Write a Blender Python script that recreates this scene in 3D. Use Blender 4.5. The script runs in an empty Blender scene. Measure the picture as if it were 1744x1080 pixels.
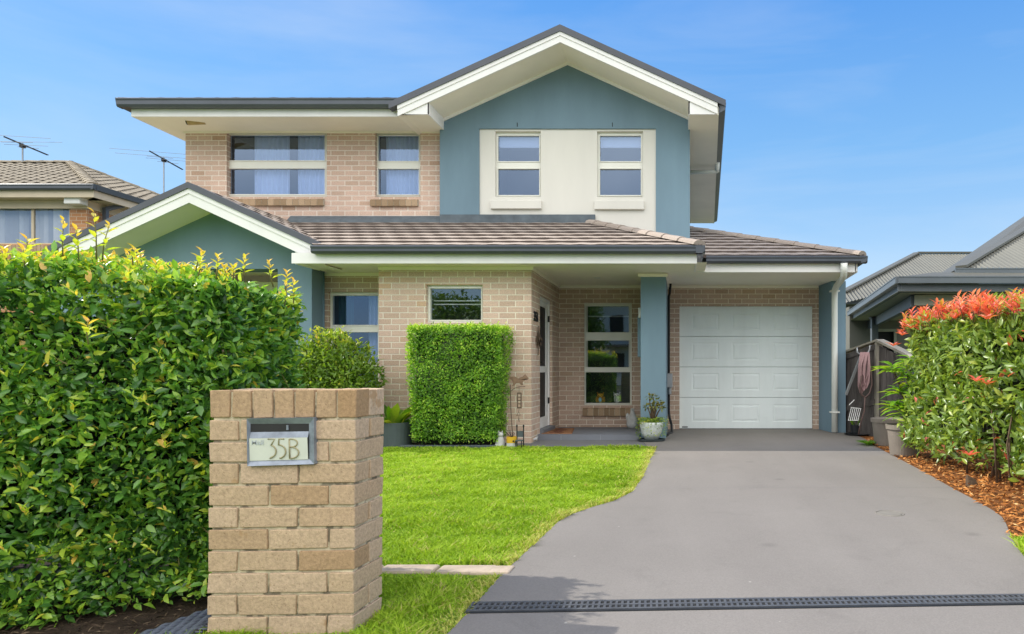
import bpy, bmesh, math, random
import numpy as np
from mathutils import Vector, noise as mnoise
random.seed(7)
RNG = np.random.default_rng(7)
F, VX, VY, HC = 1163.0, 1160.0, 628.0, 1.08        # lens constant, vanishing point and eye height measured on the photo
scene = bpy.context.scene
COL = scene.collection

def P(px, py, D):
    """point of the place at depth D seen at photo position (px, py)"""
    return Vector(((px - VX) * D / F, D, HC - (py - VY) * D / F))
def G(px, py, z=0.0):
    D = (HC - z) * F / (py - VY)
    return Vector(((px - VX) * D / F, D, z))

# ------------------------------------------------------------------ mesh builder
class MB:
    def __init__(s):
        s.v = []; s.f = []; s.m = []; s.t = []; s.cur = 0; s.tint = 0.5
    def face(s, pts):
        n = len(s.v)
        s.v += [tuple(p) for p in pts]
        s.f.append(tuple(range(n, n + len(pts)))); s.m.append(s.cur); s.t.append(s.tint)
    def mesh(s, vs, fs):
        n = len(s.v); s.v += [tuple(p) for p in vs]
        for f in fs:
            s.f.append(tuple(n + i for i in f)); s.m.append(s.cur); s.t.append(s.tint)
    def box(s, x0, x1, y0, y1, z0, z1):
        vs = [(x0,y0,z0),(x1,y0,z0),(x1,y1,z0),(x0,y1,z0),(x0,y0,z1),(x1,y0,z1),(x1,y1,z1),(x0,y1,z1)]
        s.mesh(vs, [(0,3,2,1),(4,5,6,7),(0,1,5,4),(1,2,6,5),(2,3,7,6),(3,0,4,7)])
        return s
    def hexa(s, b, t):
        s.mesh(list(b) + list(t), [(3,2,1,0),(4,5,6,7),(0,1,5,4),(1,2,6,5),(2,3,7,6),(3,0,4,7)]); return s
    def prism_y(s, poly, y0, y1):
        n = len(poly)
        vs = [(x, y0, z) for x, z in poly] + [(x, y1, z) for x, z in poly]
        fs = [tuple(range(n)), tuple(range(2*n-1, n-1, -1))] + [(i, i+n, (i+1) % n + n, (i+1) % n) for i in range(n)]
        s.mesh(vs, fs); return s
    def prism_x(s, poly, x0, x1):
        n = len(poly)
        vs = [(x0, y, z) for y, z in poly] + [(x1, y, z) for y, z in poly]
        fs = [tuple(range(n)), tuple(range(2*n-1, n-1, -1))] + [(i, i+n, (i+1) % n + n, (i+1) % n) for i in range(n)]
        s.mesh(vs, fs); return s
    def prism_z(s, poly, z0, z1):
        n = len(poly)
        vs = [(x, y, z0) for x, y in poly] + [(x, y, z1) for x, y in poly]
        fs = [tuple(range(n-1, -1, -1)), tuple(range(n, 2*n))] + [(i, (i+1) % n, (i+1) % n + n, i+n) for i in range(n)]
        s.mesh(vs, fs); return s
    def beam(s, a, b, w, h, up=(0,0,1)):
        a = Vector(a); b = Vector(b); d = (b - a).normalized()
        side = d.cross(Vector(up))
        side = (side.normalized() if side.length > 1e-4 else Vector((1,0,0))) * (w / 2)
        u = side.cross(d).normalized() * (h / 2)
        s.hexa([a-side-u, a+side-u, b+side-u, b-side-u], [a-side+u, a+side+u, b+side+u, b-side+u]); return s
    def tube(s, pts, r, n=8, cap=True):
        pts = [Vector(p) for p in pts]
        rs = r if isinstance(r, (list, tuple)) else [r] * len(pts)
        base = len(s.v); prev = None
        for i, p in enumerate(pts):
            d = (pts[min(i+1, len(pts)-1)] - pts[max(i-1, 0)]).normalized()
            if prev is None:
                ref = Vector((0,0,1)) if abs(d.z) < .9 else Vector((1,0,0))
                a = d.cross(ref).normalized()
            else:
                a = (prev - d * prev.dot(d)).normalized()
            prev = a; b = d.cross(a)
            for k in range(n):
                t = 2 * math.pi * k / n
                s.v.append(tuple(p + (a * math.cos(t) + b * math.sin(t)) * rs[i]))
        for i in range(len(pts) - 1):
            for k in range(n):
                k2 = (k + 1) % n
                s.f.append((base+i*n+k, base+i*n+k2, base+(i+1)*n+k2, base+(i+1)*n+k)); s.m.append(s.cur); s.t.append(s.tint)
        if cap:
            s.f.append(tuple(base + k for k in range(n-1, -1, -1))); s.m.append(s.cur); s.t.append(s.tint)
            e = base + (len(pts)-1) * n
            s.f.append(tuple(e + k for k in range(n))); s.m.append(s.cur); s.t.append(s.tint)
        return s
    def lathe(s, prof, c, n=28):
        base = len(s.v)
        for r, z in prof:
            for k in range(n):
                t = 2 * math.pi * k / n
                s.v.append((c[0] + r * math.cos(t), c[1] + r * math.sin(t), c[2] + z))
        for i in range(len(prof) - 1):
            for k in range(n):
                k2 = (k + 1) % n
                s.f.append((base+i*n+k, base+i*n+k2, base+(i+1)*n+k2, base+(i+1)*n+k)); s.m.append(s.cur); s.t.append(s.tint)
        return s
    def ball(s, c, rx, ry=None, rz=None, n=14, m=9):
        ry = rx if ry is None else ry; rz = rx if rz is None else rz
        base = len(s.v)
        for i in range(m + 1):
            ph = math.pi * i / m
            for k in range(n):
                t = 2 * math.pi * k / n
                s.v.append((c[0] + rx*math.sin(ph)*math.cos(t), c[1] + ry*math.sin(ph)*math.sin(t), c[2] - rz*math.cos(ph)))
        for i in range(m):
            for k in range(n):
                k2 = (k + 1) % n
                s.f.append((base+i*n+k, base+i*n+k2, base+(i+1)*n+k2, base+(i+1)*n+k)); s.m.append(s.cur); s.t.append(s.tint)
        return s
    def build(s, name, mats, parent=None, smooth=False, bevel=0.0):
        off = Vector((0,0,0)); q = parent
        while q is not None:
            off += q.location; q = q.parent
        me = bpy.data.meshes.new(name)
        vs = np.array(s.v, dtype=np.float64).reshape(-1, 3)
        me.from_pydata([tuple(p) for p in (vs - np.array(off))], [], s.f)
        mats = mats if isinstance(mats, (list, tuple)) else [mats]
        for m_ in mats: me.materials.append(m_)
        me.polygons.foreach_set('material_index', s.m)
        # box-projected UVs in metres of the world, so brick courses run on round corners
        uv = me.uv_layers.new(name='UVMap')
        nl = len(me.loops); li = np.zeros(nl, dtype=np.int64); me.loops.foreach_get('vertex_index', li)
        tot = np.zeros(len(me.polygons), dtype=np.int64); me.polygons.foreach_get('loop_total', tot)
        nr = np.zeros(len(me.polygons) * 3); me.polygons.foreach_get('normal', nr); nr = np.abs(nr.reshape(-1, 3))
        ax = np.repeat(np.argmax(nr * np.array([1.0, 1.001, 1.0]), axis=1), tot)
        co = vs[li]
        u = np.where(ax == 0, co[:, 1], co[:, 0]); w = np.where(ax == 2, co[:, 1], co[:, 2])
        uv.data.foreach_set('uv', np.stack([u, w], 1).ravel())
        at = me.attributes.new('tint', 'FLOAT', 'FACE'); at.data.foreach_set('value', np.array(s.t, dtype=np.float32))
        if smooth: me.polygons.foreach_set('use_smooth', [True] * len(me.polygons))
        me.validate(); me.update()
        o = bpy.data.objects.new(name, me); COL.objects.link(o); o.parent = parent
        if bevel:
            md = o.modifiers.new('bevel', 'BEVEL'); md.width = bevel; md.segments = 2; md.limit_method = 'ANGLE'
        return o

def tag(o, label=None, cat=None, group=None, kind=None):
    if label: o['label'] = label
    if cat: o['category'] = cat
    if group: o['group'] = group
    if kind: o['kind'] = kind
    return o
def thing(name, loc, label, cat, group=None):
    o = bpy.data.objects.new(name, None); COL.objects.link(o); o.location = loc
    o.empty_display_size = .1
    return tag(o, label, cat, group)
def dup(root, loc, label=None, group=None):
    r = root.copy(); COL.objects.link(r); r.location = loc
    if label: r['label'] = label
    if group: r['group'] = group
    for ch in list(root.children):
        c = ch.copy(); COL.objects.link(c); c.parent = r
        for g in ch.children:
            d = g.copy(); COL.objects.link(d); d.parent = c
    return r

# ------------------------------------------------------------------ materials
def newmat(name):
    m = bpy.data.materials.new(name); m.use_nodes = True
    nt = m.node_tree; b = nt.nodes['Principled BSDF']
    return m, nt, b
def N(nt, t, **kw):
    n = nt.nodes.new(t)
    for k, v in kw.items(): setattr(n, k, v)
    return n
def rgba(c): return (c[0], c[1], c[2], 1)
def ramp(nt, stops):
    r = N(nt, 'ShaderNodeValToRGB'); e = r.color_ramp.elements
    while len(e) < len(stops): e.new(0.5)
    for i, (p, c) in enumerate(stops):
        e[i].position = p; e[i].color = rgba(c) if hasattr(c, '__len__') else (c, c, c, 1)
    return r
def paint(name, col, rough=.6, var=.12, scale=1.5, bump=.02, bscale=120, metal=0.0, spec=.35, streak=False):
    m, nt, b = newmat(name); L = nt.links
    tc = N(nt, 'ShaderNodeTexCoord')
    mp = N(nt, 'ShaderNodeMapping'); mp.inputs['Scale'].default_value = (1, 1, .25) if streak else (1, 1, 1)
    L.new(tc.outputs['Object'], mp.inputs[0])
    n1 = N(nt, 'ShaderNodeTexNoise'); n1.inputs['Scale'].default_value = scale; n1.inputs['Detail'].default_value = 6; n1.inputs['Roughness'].default_value = .65
    L.new(mp.outputs[0], n1.inputs['Vector'])
    r = ramp(nt, [(.3, [c * (1 - var) for c in col]), (.7, [min(1, c * (1 + var * .6)) for c in col])])
    L.new(n1.outputs['Fac'], r.inputs[0]); L.new(r.outputs[0], b.inputs['Base Color'])
    b.inputs['Roughness'].default_value = rough; b.inputs['Metallic'].default_value = metal
    b.inputs['Specular IOR Level'].default_value = spec
    if bump:
        n2 = N(nt, 'ShaderNodeTexNoise'); n2.inputs['Scale'].default_value = bscale; n2.inputs['Detail'].default_value = 3
        L.new(tc.outputs['Object'], n2.inputs['Vector'])
        bp = N(nt, 'ShaderNodeBump'); bp.inputs['Strength'].default_value = bump * 10; bp.inputs['Distance'].default_value = .003
        L.new(n2.outputs['Fac'], bp.inputs['Height']); L.new(bp.outputs[0], b.inputs['Normal'])
    return m
def brickmat(name, c1, c2, c3, mortar, bw=.24, bh=.086):
    m, nt, b = newmat(name); L = nt.links
    tc = N(nt, 'ShaderNodeTexCoord')
    br = N(nt, 'ShaderNodeTexBrick'); br.offset = .5
    br.inputs['Scale'].default_value = 1; br.inputs['Brick Width'].default_value = bw; br.inputs['Row Height'].default_value = bh
    br.inputs['Mortar Size'].default_value = .0068; br.inputs['Mortar Smooth'].default_value = .25; br.inputs['Bias'].default_value = 0
    br.inputs['Color1'].default_value = (0,0,0,1); br.inputs['Color2'].default_value = (1,1,1,1); br.inputs['Mortar'].default_value = (0,0,0,1)
    L.new(tc.outputs['UV'], br.inputs['Vector'])
    rp = ramp(nt, [(0, c1), (.5, c2), (.86, c2), (1, c3)]); L.new(br.outputs['Color'], rp.inputs[0])
    no = N(nt, 'ShaderNodeTexNoise'); no.inputs['Scale'].default_value = 55; no.inputs['Detail'].default_value = 5; no.inputs['Roughness'].default_value = .7
    L.new(tc.outputs['UV'], no.inputs['Vector'])
    big = N(nt, 'ShaderNodeTexNoise'); big.inputs['Scale'].default_value = .9; big.inputs['Detail'].default_value = 4
    L.new(tc.outputs['UV'], big.inputs['Vector'])
    r2 = ramp(nt, [(.25, .72), (.75, 1.2)]); L.new(no.outputs['Fac'], r2.inputs[0])
    r3 = ramp(nt, [(.3, .84), (.7, 1.1)]); L.new(big.outputs['Fac'], r3.inputs[0])
    mx = N(nt, 'ShaderNodeMix', data_type='RGBA', blend_type='MULTIPLY'); mx.inputs[0].default_value = 1
    L.new(rp.outputs[0], mx.inputs[6]); L.new(r2.outputs[0], mx.inputs[7])
    mm = N(nt, 'ShaderNodeMix', data_type='RGBA'); L.new(br.outputs['Fac'], mm.inputs[0]); L.new(mx.outputs[2], mm.inputs[6]); mm.inputs[7].default_value = rgba(mortar)
    m3 = N(nt, 'ShaderNodeMix', data_type='RGBA', blend_type='MULTIPLY'); m3.inputs[0].default_value = 1
    L.new(mm.outputs[2], m3.inputs[6]); L.new(r3.outputs[0], m3.inputs[7])
    L.new(m3.outputs[2], b.inputs['Base Color']); b.inputs['Roughness'].default_value = .85; b.inputs['Specular IOR Level'].default_value = .2
    inv = N(nt, 'ShaderNodeMath', operation='SUBTRACT'); inv.inputs[0].default_value = 1; L.new(br.outputs['Fac'], inv.inputs[1])
    ad = N(nt, 'ShaderNodeMath', operation='MULTIPLY_ADD'); ad.inputs[1].default_value = .3
    L.new(no.outputs['Fac'], ad.inputs[0]); L.new(inv.outputs[0], ad.inputs[2])
    bp = N(nt, 'ShaderNodeBump'); bp.inputs['Strength'].default_value = .7; bp.inputs['Distance'].default_value = .008
    L.new(ad.outputs[0], bp.inputs['Height']); L.new(bp.outputs[0], b.inputs['Normal'])
    return m
def tintmat(name, stops, rough=.6, var=.25, nscale=60, bump=.3, bdist=.003, spec=.3, trans=None, transw=.0, coat=0):
    """colour from the per-face attribute 'tint' through a ramp, broken up by noise"""
    m, nt, b = newmat(name); L = nt.links
    at = N(nt, 'ShaderNodeAttribute', attribute_name='tint')
    rp = ramp(nt, stops); L.new(at.outputs['Fac'], rp.inputs[0])
    tc = N(nt, 'ShaderNodeTexCoord')
    no = N(nt, 'ShaderNodeTexNoise'); no.inputs['Scale'].default_value = nscale; no.inputs['Detail'].default_value = 5; no.inputs['Roughness'].default_value = .7
    L.new(tc.outputs['Object'], no.inputs['Vector'])
    r2 = ramp(nt, [(.25, 1 - var), (.75, 1 + var * .6)]); L.new(no.outputs['Fac'], r2.inputs[0])
    mx = N(nt, 'ShaderNodeMix', data_type='RGBA', blend_type='MULTIPLY'); mx.inputs[0].default_value = 1
    L.new(rp.outputs[0], mx.inputs[6]); L.new(r2.outputs[0], mx.inputs[7])
    L.new(mx.outputs[2], b.inputs['Base Color']); b.inputs['Roughness'].default_value = rough; b.inputs['Specular IOR Level'].default_value = spec
    if bump:
        bp = N(nt, 'ShaderNodeBump'); bp.inputs['Strength'].default_value = bump; bp.inputs['Distance'].default_value = bdist
        L.new(no.outputs['Fac'], bp.inputs['Height']); L.new(bp.outputs[0], b.inputs['Normal'])
    if transw:
        out = nt.nodes['Material Output']
        tr = N(nt, 'ShaderNodeBsdfTranslucent')
        tm = N(nt, 'ShaderNodeMix', data_type='RGBA', blend_type='MULTIPLY'); tm.inputs[0].default_value = 1
        L.new(mx.outputs[2], tm.inputs[6]); tm.inputs[7].default_value = rgba(trans or (1.6, 1.7, .8))
        L.new(tm.outputs[2], tr.inputs['Color'])
        ms = N(nt, 'ShaderNodeMixShader'); ms.inputs[0].default_value = transw
        L.new(b.outputs[0], ms.inputs[1]); L.new(tr.outputs[0], ms.inputs[2]); L.new(ms.outputs[0], out.inputs['Surface'])
    return m
def glassmat(name, refl=.45, tint=(.75,.8,.85), rtint=(.58,.74,1)):
    m, nt, b = newmat(name); L = nt.links; nt.nodes.remove(b)
    out = nt.nodes['Material Output']
    tr = N(nt, 'ShaderNodeBsdfTransparent'); tr.inputs[0].default_value = rgba(tint)
    gl = N(nt, 'ShaderNodeBsdfGlossy'); gl.inputs['Roughness'].default_value = .01; gl.inputs[0].default_value = rgba(rtint)
    lw = N(nt, 'ShaderNodeLayerWeight'); lw.inputs[0].default_value = .25
    tc = N(nt, 'ShaderNodeTexCoord'); no = N(nt, 'ShaderNodeTexNoise'); no.inputs['Scale'].default_value = 1.3; no.inputs['Detail'].default_value = 1
    L.new(tc.outputs['Object'], no.inputs['Vector'])
    bp = N(nt, 'ShaderNodeBump'); bp.inputs['Strength'].default_value = .06; bp.inputs['Distance'].default_value = .02
    L.new(no.outputs['Fac'], bp.inputs['Height']); L.new(bp.outputs[0], gl.inputs['Normal'])
    ma = N(nt, 'ShaderNodeMath', operation='MULTIPLY_ADD'); ma.inputs[1].default_value = .35; ma.inputs[2].default_value = refl
    L.new(lw.outputs['Fresnel'], ma.inputs[0])
    ms = N(nt, 'ShaderNodeMixShader'); L.new(ma.outputs[0], ms.inputs[0]); L.new(tr.outputs[0], ms.inputs[1]); L.new(gl.outputs[0], ms.inputs[2])
    L.new(ms.outputs[0], out.inputs['Surface'])
    return m
def groundmat(name, c1, c2, scale, c3=None, bump=.4, bscale=60, rough=.9, bdist=.01):
    m, nt, b = newmat(name); L = nt.links
    tc = N(nt, 'ShaderNodeTexCoord')
    n1 = N(nt, 'ShaderNodeTexNoise'); n1.inputs['Scale'].default_value = scale; n1.inputs['Detail'].default_value = 8; n1.inputs['Roughness'].default_value = .6
    L.new(tc.outputs['Object'], n1.inputs['Vector'])
    r = ramp(nt, [(.32, c1), (.68, c2)]); L.new(n1.outputs['Fac'], r.inputs[0])
    n2 = N(nt, 'ShaderNodeTexNoise'); n2.inputs['Scale'].default_value = bscale; n2.inputs['Detail'].default_value = 6; n2.inputs['Roughness'].default_value = .75
    L.new(tc.outputs['Object'], n2.inputs['Vector'])
    r2 = ramp(nt, [(.3, .8), (.7, 1.15)]); L.new(n2.outputs['Fac'], r2.inputs[0])
    mx = N(nt, 'ShaderNodeMix', data_type='RGBA', blend_type='MULTIPLY'); mx.inputs[0].default_value = 1
    L.new(r.outputs[0], mx.inputs[6]); L.new(r2.outputs[0], mx.inputs[7]); L.new(mx.outputs[2], b.inputs['Base Color'])
    b.inputs['Roughness'].default_value = rough; b.inputs['Specular IOR Level'].default_value = .25
    bp = N(nt, 'ShaderNodeBump'); bp.inputs['Strength'].default_value = bump; bp.inputs['Distance'].default_value = bdist
    L.new(n2.outputs['Fac'], bp.inputs['Height']); L.new(bp.outputs[0], b.inputs['Normal'])
    return m

M = {}
M['white'] = paint('white_trim', (.86,.84,.82), .45, .06, 2.5, .008, 60, streak=True)
M['frame'] = paint('cream_aluminium', (.82,.81,.73), .35, .04, 2, 0)
M['soffit'] = paint('cream_soffit', (.91,.86,.75), .7, .06, 1.2, .006, 60)
M['blue'] = paint('blue_render', (.180,.272,.335), .85, .16, .9, .05, 180, streak=True)
M['cream'] = paint('cream_render', (.73,.705,.64), .85, .07, .8, .05, 180, streak=True)
M['gutter'] = paint('dark_gutter', (.085,.095,.112), .38, .15, 2, .004, 40, metal=.2)
M['cap'] = paint('dark_roof_cap', (.10,.105,.125), .5, .15, 2, .01, 40)
M['flash'] = paint('lead_flashing', (.11,.135,.155), .6, .3, 5, .06, 14)
M['brickF'] = brickmat('front_brick', (.57,.41,.315), (.675,.49,.385), (.62,.42,.28), (.84,.77,.64))
M['brickP'] = brickmat('shaded_porch_brick', (.50,.355,.27), (.59,.425,.33), (.50,.35,.24), (.84,.76,.64))  # same brick as the front, darkened in colour for the porch shade
M['brickU'] = brickmat('upper_brick', (.58,.41,.315), (.68,.485,.385), (.52,.345,.245), (.86,.78,.68))
M['brickN'] = brickmat('orange_brick', (.40,.19,.09), (.52,.26,.13), (.33,.16,.09), (.55,.44,.33))
M['sill'] = tintmat('sill_brick', [(0,(.28,.19,.11)),(.5,(.42,.29,.18)),(1,(.52,.37,.24))], .85, .3, 70)
M['sillmortar'] = paint('sill_mortar', (.52,.46,.36), .9, .2, 20, .03)
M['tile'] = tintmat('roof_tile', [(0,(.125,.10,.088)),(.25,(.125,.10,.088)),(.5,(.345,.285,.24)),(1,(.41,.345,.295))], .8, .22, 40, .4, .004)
M['tileN'] = tintmat('old_roof_tile', [(0,(.06,.05,.04)),(.25,(.06,.05,.04)),(.5,(.25,.21,.15)),(1,(.34,.29,.21))], .85, .4, 20, .5, .006)
M['metalroof'] = tintmat('corrugated_steel', [(0,(.03,.029,.024)),(.5,(.125,.122,.10)),(1,(.20,.195,.16))], .5, .12, 1.5, 0)
M['glass'] = glassmat('window_glass', .20, (.8,.84,.85), (.86,.93,.95))
M['glassU'] = glassmat('upper_window_glass', .17, (.60,.68,.85))
M['glassN'] = glassmat('blind_glass', .12, (.97,.98,1))
M['dark'] = paint('dark_interior', (.035,.035,.035), .9, .3, 2, 0)
M['room'] = paint('room_interior', (.10,.095,.085), .9, .3, 2, 0)
M['curtain'] = paint('sheer_curtain', (.84,.87,.92), .9, .1, 3, .02, 300)
M['teal'] = paint('teal_curtain', (.05,.16,.16), .9, .2, 3, .02, 300)
M['blind'] = paint('white_blind', (.75,.76,.76), .8, .05, 3, 0)
M['garage'] = paint('garage_door_white', (.84,.90,.89), .5, .10, 1.5, .012, 260, streak=True)
M['black'] = paint('black_metal', (.018,.018,.02), .5, .3, 8, .01)
M['blackplastic'] = paint('black_plastic', (.022,.024,.027), .45, .25, 6, .02, 90)
M['pipe'] = paint('white_pvc', (.74,.75,.70), .35, .05, 3, 0)
M['concrete'] = groundmat('coated_concrete', (.205,.187,.168), (.232,.212,.192), .55, bump=.10, bscale=140, rough=.75, bdist=.003)
M['path'] = groundmat('shaded_path_concrete', (.15,.15,.155), (.19,.19,.195), .8, bump=.12, bscale=120, rough=.7, bdist=.003)  # driveway concrete again, coloured darker and bluer for the shade by the house
M['slab'] = paint('porch_tile', (.175,.185,.21), .55, .12, 1.5, .01, 90)
M['soil'] = groundmat('dark_soil', (.035,.022,.014), (.09,.06,.04), 6, bump=.9, bscale=50, bdist=.03)
M['lawn'] = groundmat('lawn_soil', (.14,.24,.02), (.22,.33,.03), 2.2, bump=.8, bscale=90, bdist=.02)
M['road'] = groundmat('asphalt', (.045,.045,.047), (.06,.06,.062), 2, bump=.3, bscale=200)
M['ground'] = groundmat('far_ground', (.06,.09,.03), (.11,.12,.05), .4, bump=.3, bscale=8)
M['mulchbase'] = groundmat('mulch_soil', (.20,.075,.022), (.30,.12,.035), 9, bump=.9, bscale=60, bdist=.03)
M['steel'] = paint('brushed_steel', (.27,.30,.355), .45, .35, 14, .02, 60, metal=.35)
M['plate'] = paint('cream_plate', (.60,.62,.54), .45, .1, 7, .01)
M['gold'] = paint('tan_numerals', (.36,.32,.19), .45, .1, 9, 0, metal=.3)
M['greytext'] = paint('grey_text', (.47,.51,.52), .5, .1, 9, 0)
M['mortar'] = paint('pale_mortar', (.62,.54,.38), .95, .4, 14, .08, 160)
M['pbrick'] = tintmat('pillar_brick', [(0,(.38,.235,.12)),(.25,(.47,.325,.20)),(.6,(.54,.395,.262)),(1,(.57,.42,.30))], .9, .34, 75, .8, .004, .15)
M['grate'] = paint('drain_plastic', (.085,.09,.10), .5, .3, 12, .03)
M['terracotta'] = paint('taupe_pot', (.215,.185,.155), .75, .2, 4, .05, 50)
M['greypot'] = paint('slate_pot', (.075,.095,.10), .55, .2, 3, .02, 60)
M['whitepot'] = paint('white_glazed_pot', (.62,.66,.62), .35, .25, 30, .02)
M['stone'] = paint('pale_stone', (.56,.56,.54), .8, .2, 18, .05)
M['edging'] = paint('edging_stone', (.46,.37,.28), .9, .25, 8, .1, 80)
M['rust'] = paint('rusty_metal', (.15,.105,.075), .8, .4, 22, .05)
M['rustorange'] = paint('rust_orange', (.27,.17,.115), .85, .45, 16, .05)
M['yellow'] = paint('yellow_glaze', (.66,.40,.03), .4, .1, 9, 0)
M['orange'] = paint('orange_paint', (.60,.25,.05), .5, .1, 9, 0)
M['ltblue'] = paint('light_blue_paint', (.25,.50,.65), .5, .1, 9, 0)
M['whitepaint'] = paint('white_paint', (.75,.75,.72), .5, .05, 9, 0)
M['coir'] = paint('coir_mat', (.36,.17,.08), .95, .3, 14, .2, 300)
M['coirdark'] = paint('mat_pattern', (.16,.045,.035), .95, .3, 14, .2, 300)
M['timber'] = paint('weathered_timber', (.10,.087,.08), .9, .7, 7, .12, 60, streak=True)
M['post'] = paint('grey_post', (.33,.30,.245), .9, .35, 7, .12, 60, streak=True)
M['hose'] = paint('pink_hose', (.36,.22,.22), .55, .15, 9, 0)
M['hosedark'] = paint('brown_hose', (.12,.075,.065), .55, .15, 9, 0)
M['bark'] = paint('brown_bark', (.12,.08,.05), .9, .4, 25, .15, 60)
M['twig'] = paint('green_twig', (.17,.16,.05), .8, .3, 15, 0)
M['verge'] = paint('neighbour_cream', (.58,.49,.36), .7, .08, 2, .01)
M['nwall'] = paint('olive_wall', (.20,.195,.165), .85, .15, 1, .02)
M['nfascia'] = paint('slate_fascia', (.125,.14,.15), .45, .12, 1.5, .005)
M['nsoffit'] = paint('olive_soffit', (.44,.43,.34), .7, .08, 2, .01)
M['ngutter'] = paint('steel_gutter', (.14,.16,.175), .4, .12, 1.5, 0, metal=.1)
M['vblind'] = tintmat('vertical_blind', [(0,(.38,.42,.50)),(.5,(.70,.74,.80)),(1,(.88,.90,.93))], .9, .08, 2, 0)
M['galv'] = paint('galvanised', (.35,.36,.37), .4, .15, 6, 0, metal=.6)
M['rod'] = paint('aluminium_rod', (.16,.17,.18), .6, .1, 6, 0)
M['lamp'] = paint('aged_lamp', (.42,.31,.13), .6, .2, 20, 0)
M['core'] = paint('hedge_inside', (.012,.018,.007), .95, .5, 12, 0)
M['mat_weave'] = paint('woven_plastic', (.115,.13,.16), .45, .25, 20, .02)
M['photocover'] = paint('grey_lid', (.205,.19,.165), .8, .15, 9, .05)
LEAF = lambda name, stops, tw=.35, rough=.42, tr=(1.7,1.7,.7), spec=.45: tintmat(name, stops, rough, .2, 30, 0, spec=spec, trans=tr, transw=tw)
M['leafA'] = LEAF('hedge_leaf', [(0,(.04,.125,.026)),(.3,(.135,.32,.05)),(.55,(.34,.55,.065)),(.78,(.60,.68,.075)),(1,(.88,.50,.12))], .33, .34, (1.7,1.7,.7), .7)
M['leafB'] = LEAF('shrub_leaf', [(0,(.08,.16,.03)),(.5,(.20,.32,.04)),(.8,(.46,.52,.06)),(1,(.75,.45,.10))])
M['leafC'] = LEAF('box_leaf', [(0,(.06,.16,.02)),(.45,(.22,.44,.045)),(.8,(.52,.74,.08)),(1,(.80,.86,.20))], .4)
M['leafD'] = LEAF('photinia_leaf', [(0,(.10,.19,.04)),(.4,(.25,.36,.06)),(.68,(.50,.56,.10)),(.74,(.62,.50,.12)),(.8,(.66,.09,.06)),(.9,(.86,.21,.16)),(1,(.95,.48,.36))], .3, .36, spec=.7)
M['leafE'] = LEAF('broad_leaf', [(0,(.09,.22,.02)),(.6,(.20,.40,.03)),(1,(.42,.46,.06))], .4)
M['leafF'] = LEAF('jade_leaf', [(0,(.10,.14,.03)),(.6,(.22,.25,.05)),(1,(.36,.26,.06))], .2)
M['leafT'] = LEAF('tree_leaf', [(0,(.05,.11,.025)),(.6,(.14,.25,.045)),(1,(.28,.38,.08))], .25)
M['blade'] = LEAF('grass_blade', [(0,(.19,.33,.018)),(.5,(.325,.485,.036)),(.85,(.44,.60,.045)),(1,(.55,.50,.16))], .35, .6, (1.3,1.3,.7), .2)
M['chip'] = tintmat('bark_chip', [(0,(.18,.055,.015)),(.45,(.44,.16,.035)),(.8,(.62,.27,.07)),(1,(.70,.45,.20))], .9, .3, 40, .3)

def weather_concrete(m):
    nt = m.node_tree; L = nt.links; b = nt.nodes['Principled BSDF']; src = b.inputs['Base Color'].links[0].from_socket
    tc = N(nt, 'ShaderNodeTexCoord')
    def mul(src, fac_socket):
        x = N(nt, 'ShaderNodeMix', data_type='RGBA', blend_type='MULTIPLY'); x.inputs[0].default_value = 1; L.new(src, x.inputs[6]); L.new(fac_socket, x.inputs[7]); return x.outputs[2]
    # broad roller marks running along the drive, blotchy wear, fine grit and pale specks
    mp = N(nt, 'ShaderNodeMapping'); mp.inputs['Scale'].default_value = (2.6, .35, 1); L.new(tc.outputs['Object'], mp.inputs[0])
    n1 = N(nt, 'ShaderNodeTexNoise'); n1.inputs['Scale'].default_value = 1.0; n1.inputs['Detail'].default_value = 5; L.new(mp.outputs[0], n1.inputs['Vector'])
    r1 = ramp(nt, [(.3, .955), (.7, 1.035)]); L.new(n1.outputs['Fac'], r1.inputs[0]); src = mul(src, r1.outputs[0])
    n2 = N(nt, 'ShaderNodeTexNoise'); n2.inputs['Scale'].default_value = 2.4; n2.inputs['Detail'].default_value = 9; n2.inputs['Roughness'].default_value = .7; n2.inputs['Distortion'].default_value = .8; L.new(tc.outputs['Object'], n2.inputs['Vector'])
    r2 = ramp(nt, [(.32, .92), (.44, 1.0), (.62, 1.0), (.74, 1.04)]); L.new(n2.outputs['Fac'], r2.inputs[0]); src = mul(src, r2.outputs[0])
    v = N(nt, 'ShaderNodeTexVoronoi'); v.inputs['Scale'].default_value = 3.2; L.new(tc.outputs['Object'], v.inputs['Vector'])
    r3 = ramp(nt, [(.018, 1.0), (.026, 0.0)]); L.new(v.outputs['Distance'], r3.inputs[0])
    x = N(nt, 'ShaderNodeMix', data_type='RGBA'); L.new(r3.outputs[0], x.inputs[0]); L.new(src, x.inputs[6]); x.inputs[7].default_value = (.36, .34, .30, 1); src = x.outputs[2]
    v2 = N(nt, 'ShaderNodeTexVoronoi'); v2.inputs['Scale'].default_value = 1.4; L.new(tc.outputs['Object'], v2.inputs['Vector'])
    r4 = ramp(nt, [(.02, .80), (.10, 1.0)]); L.new(v2.outputs['Distance'], r4.inputs[0]); src = mul(src, r4.outputs[0])
    L.new(src, b.inputs['Base Color'])
weather_concrete(M['concrete'])
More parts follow.
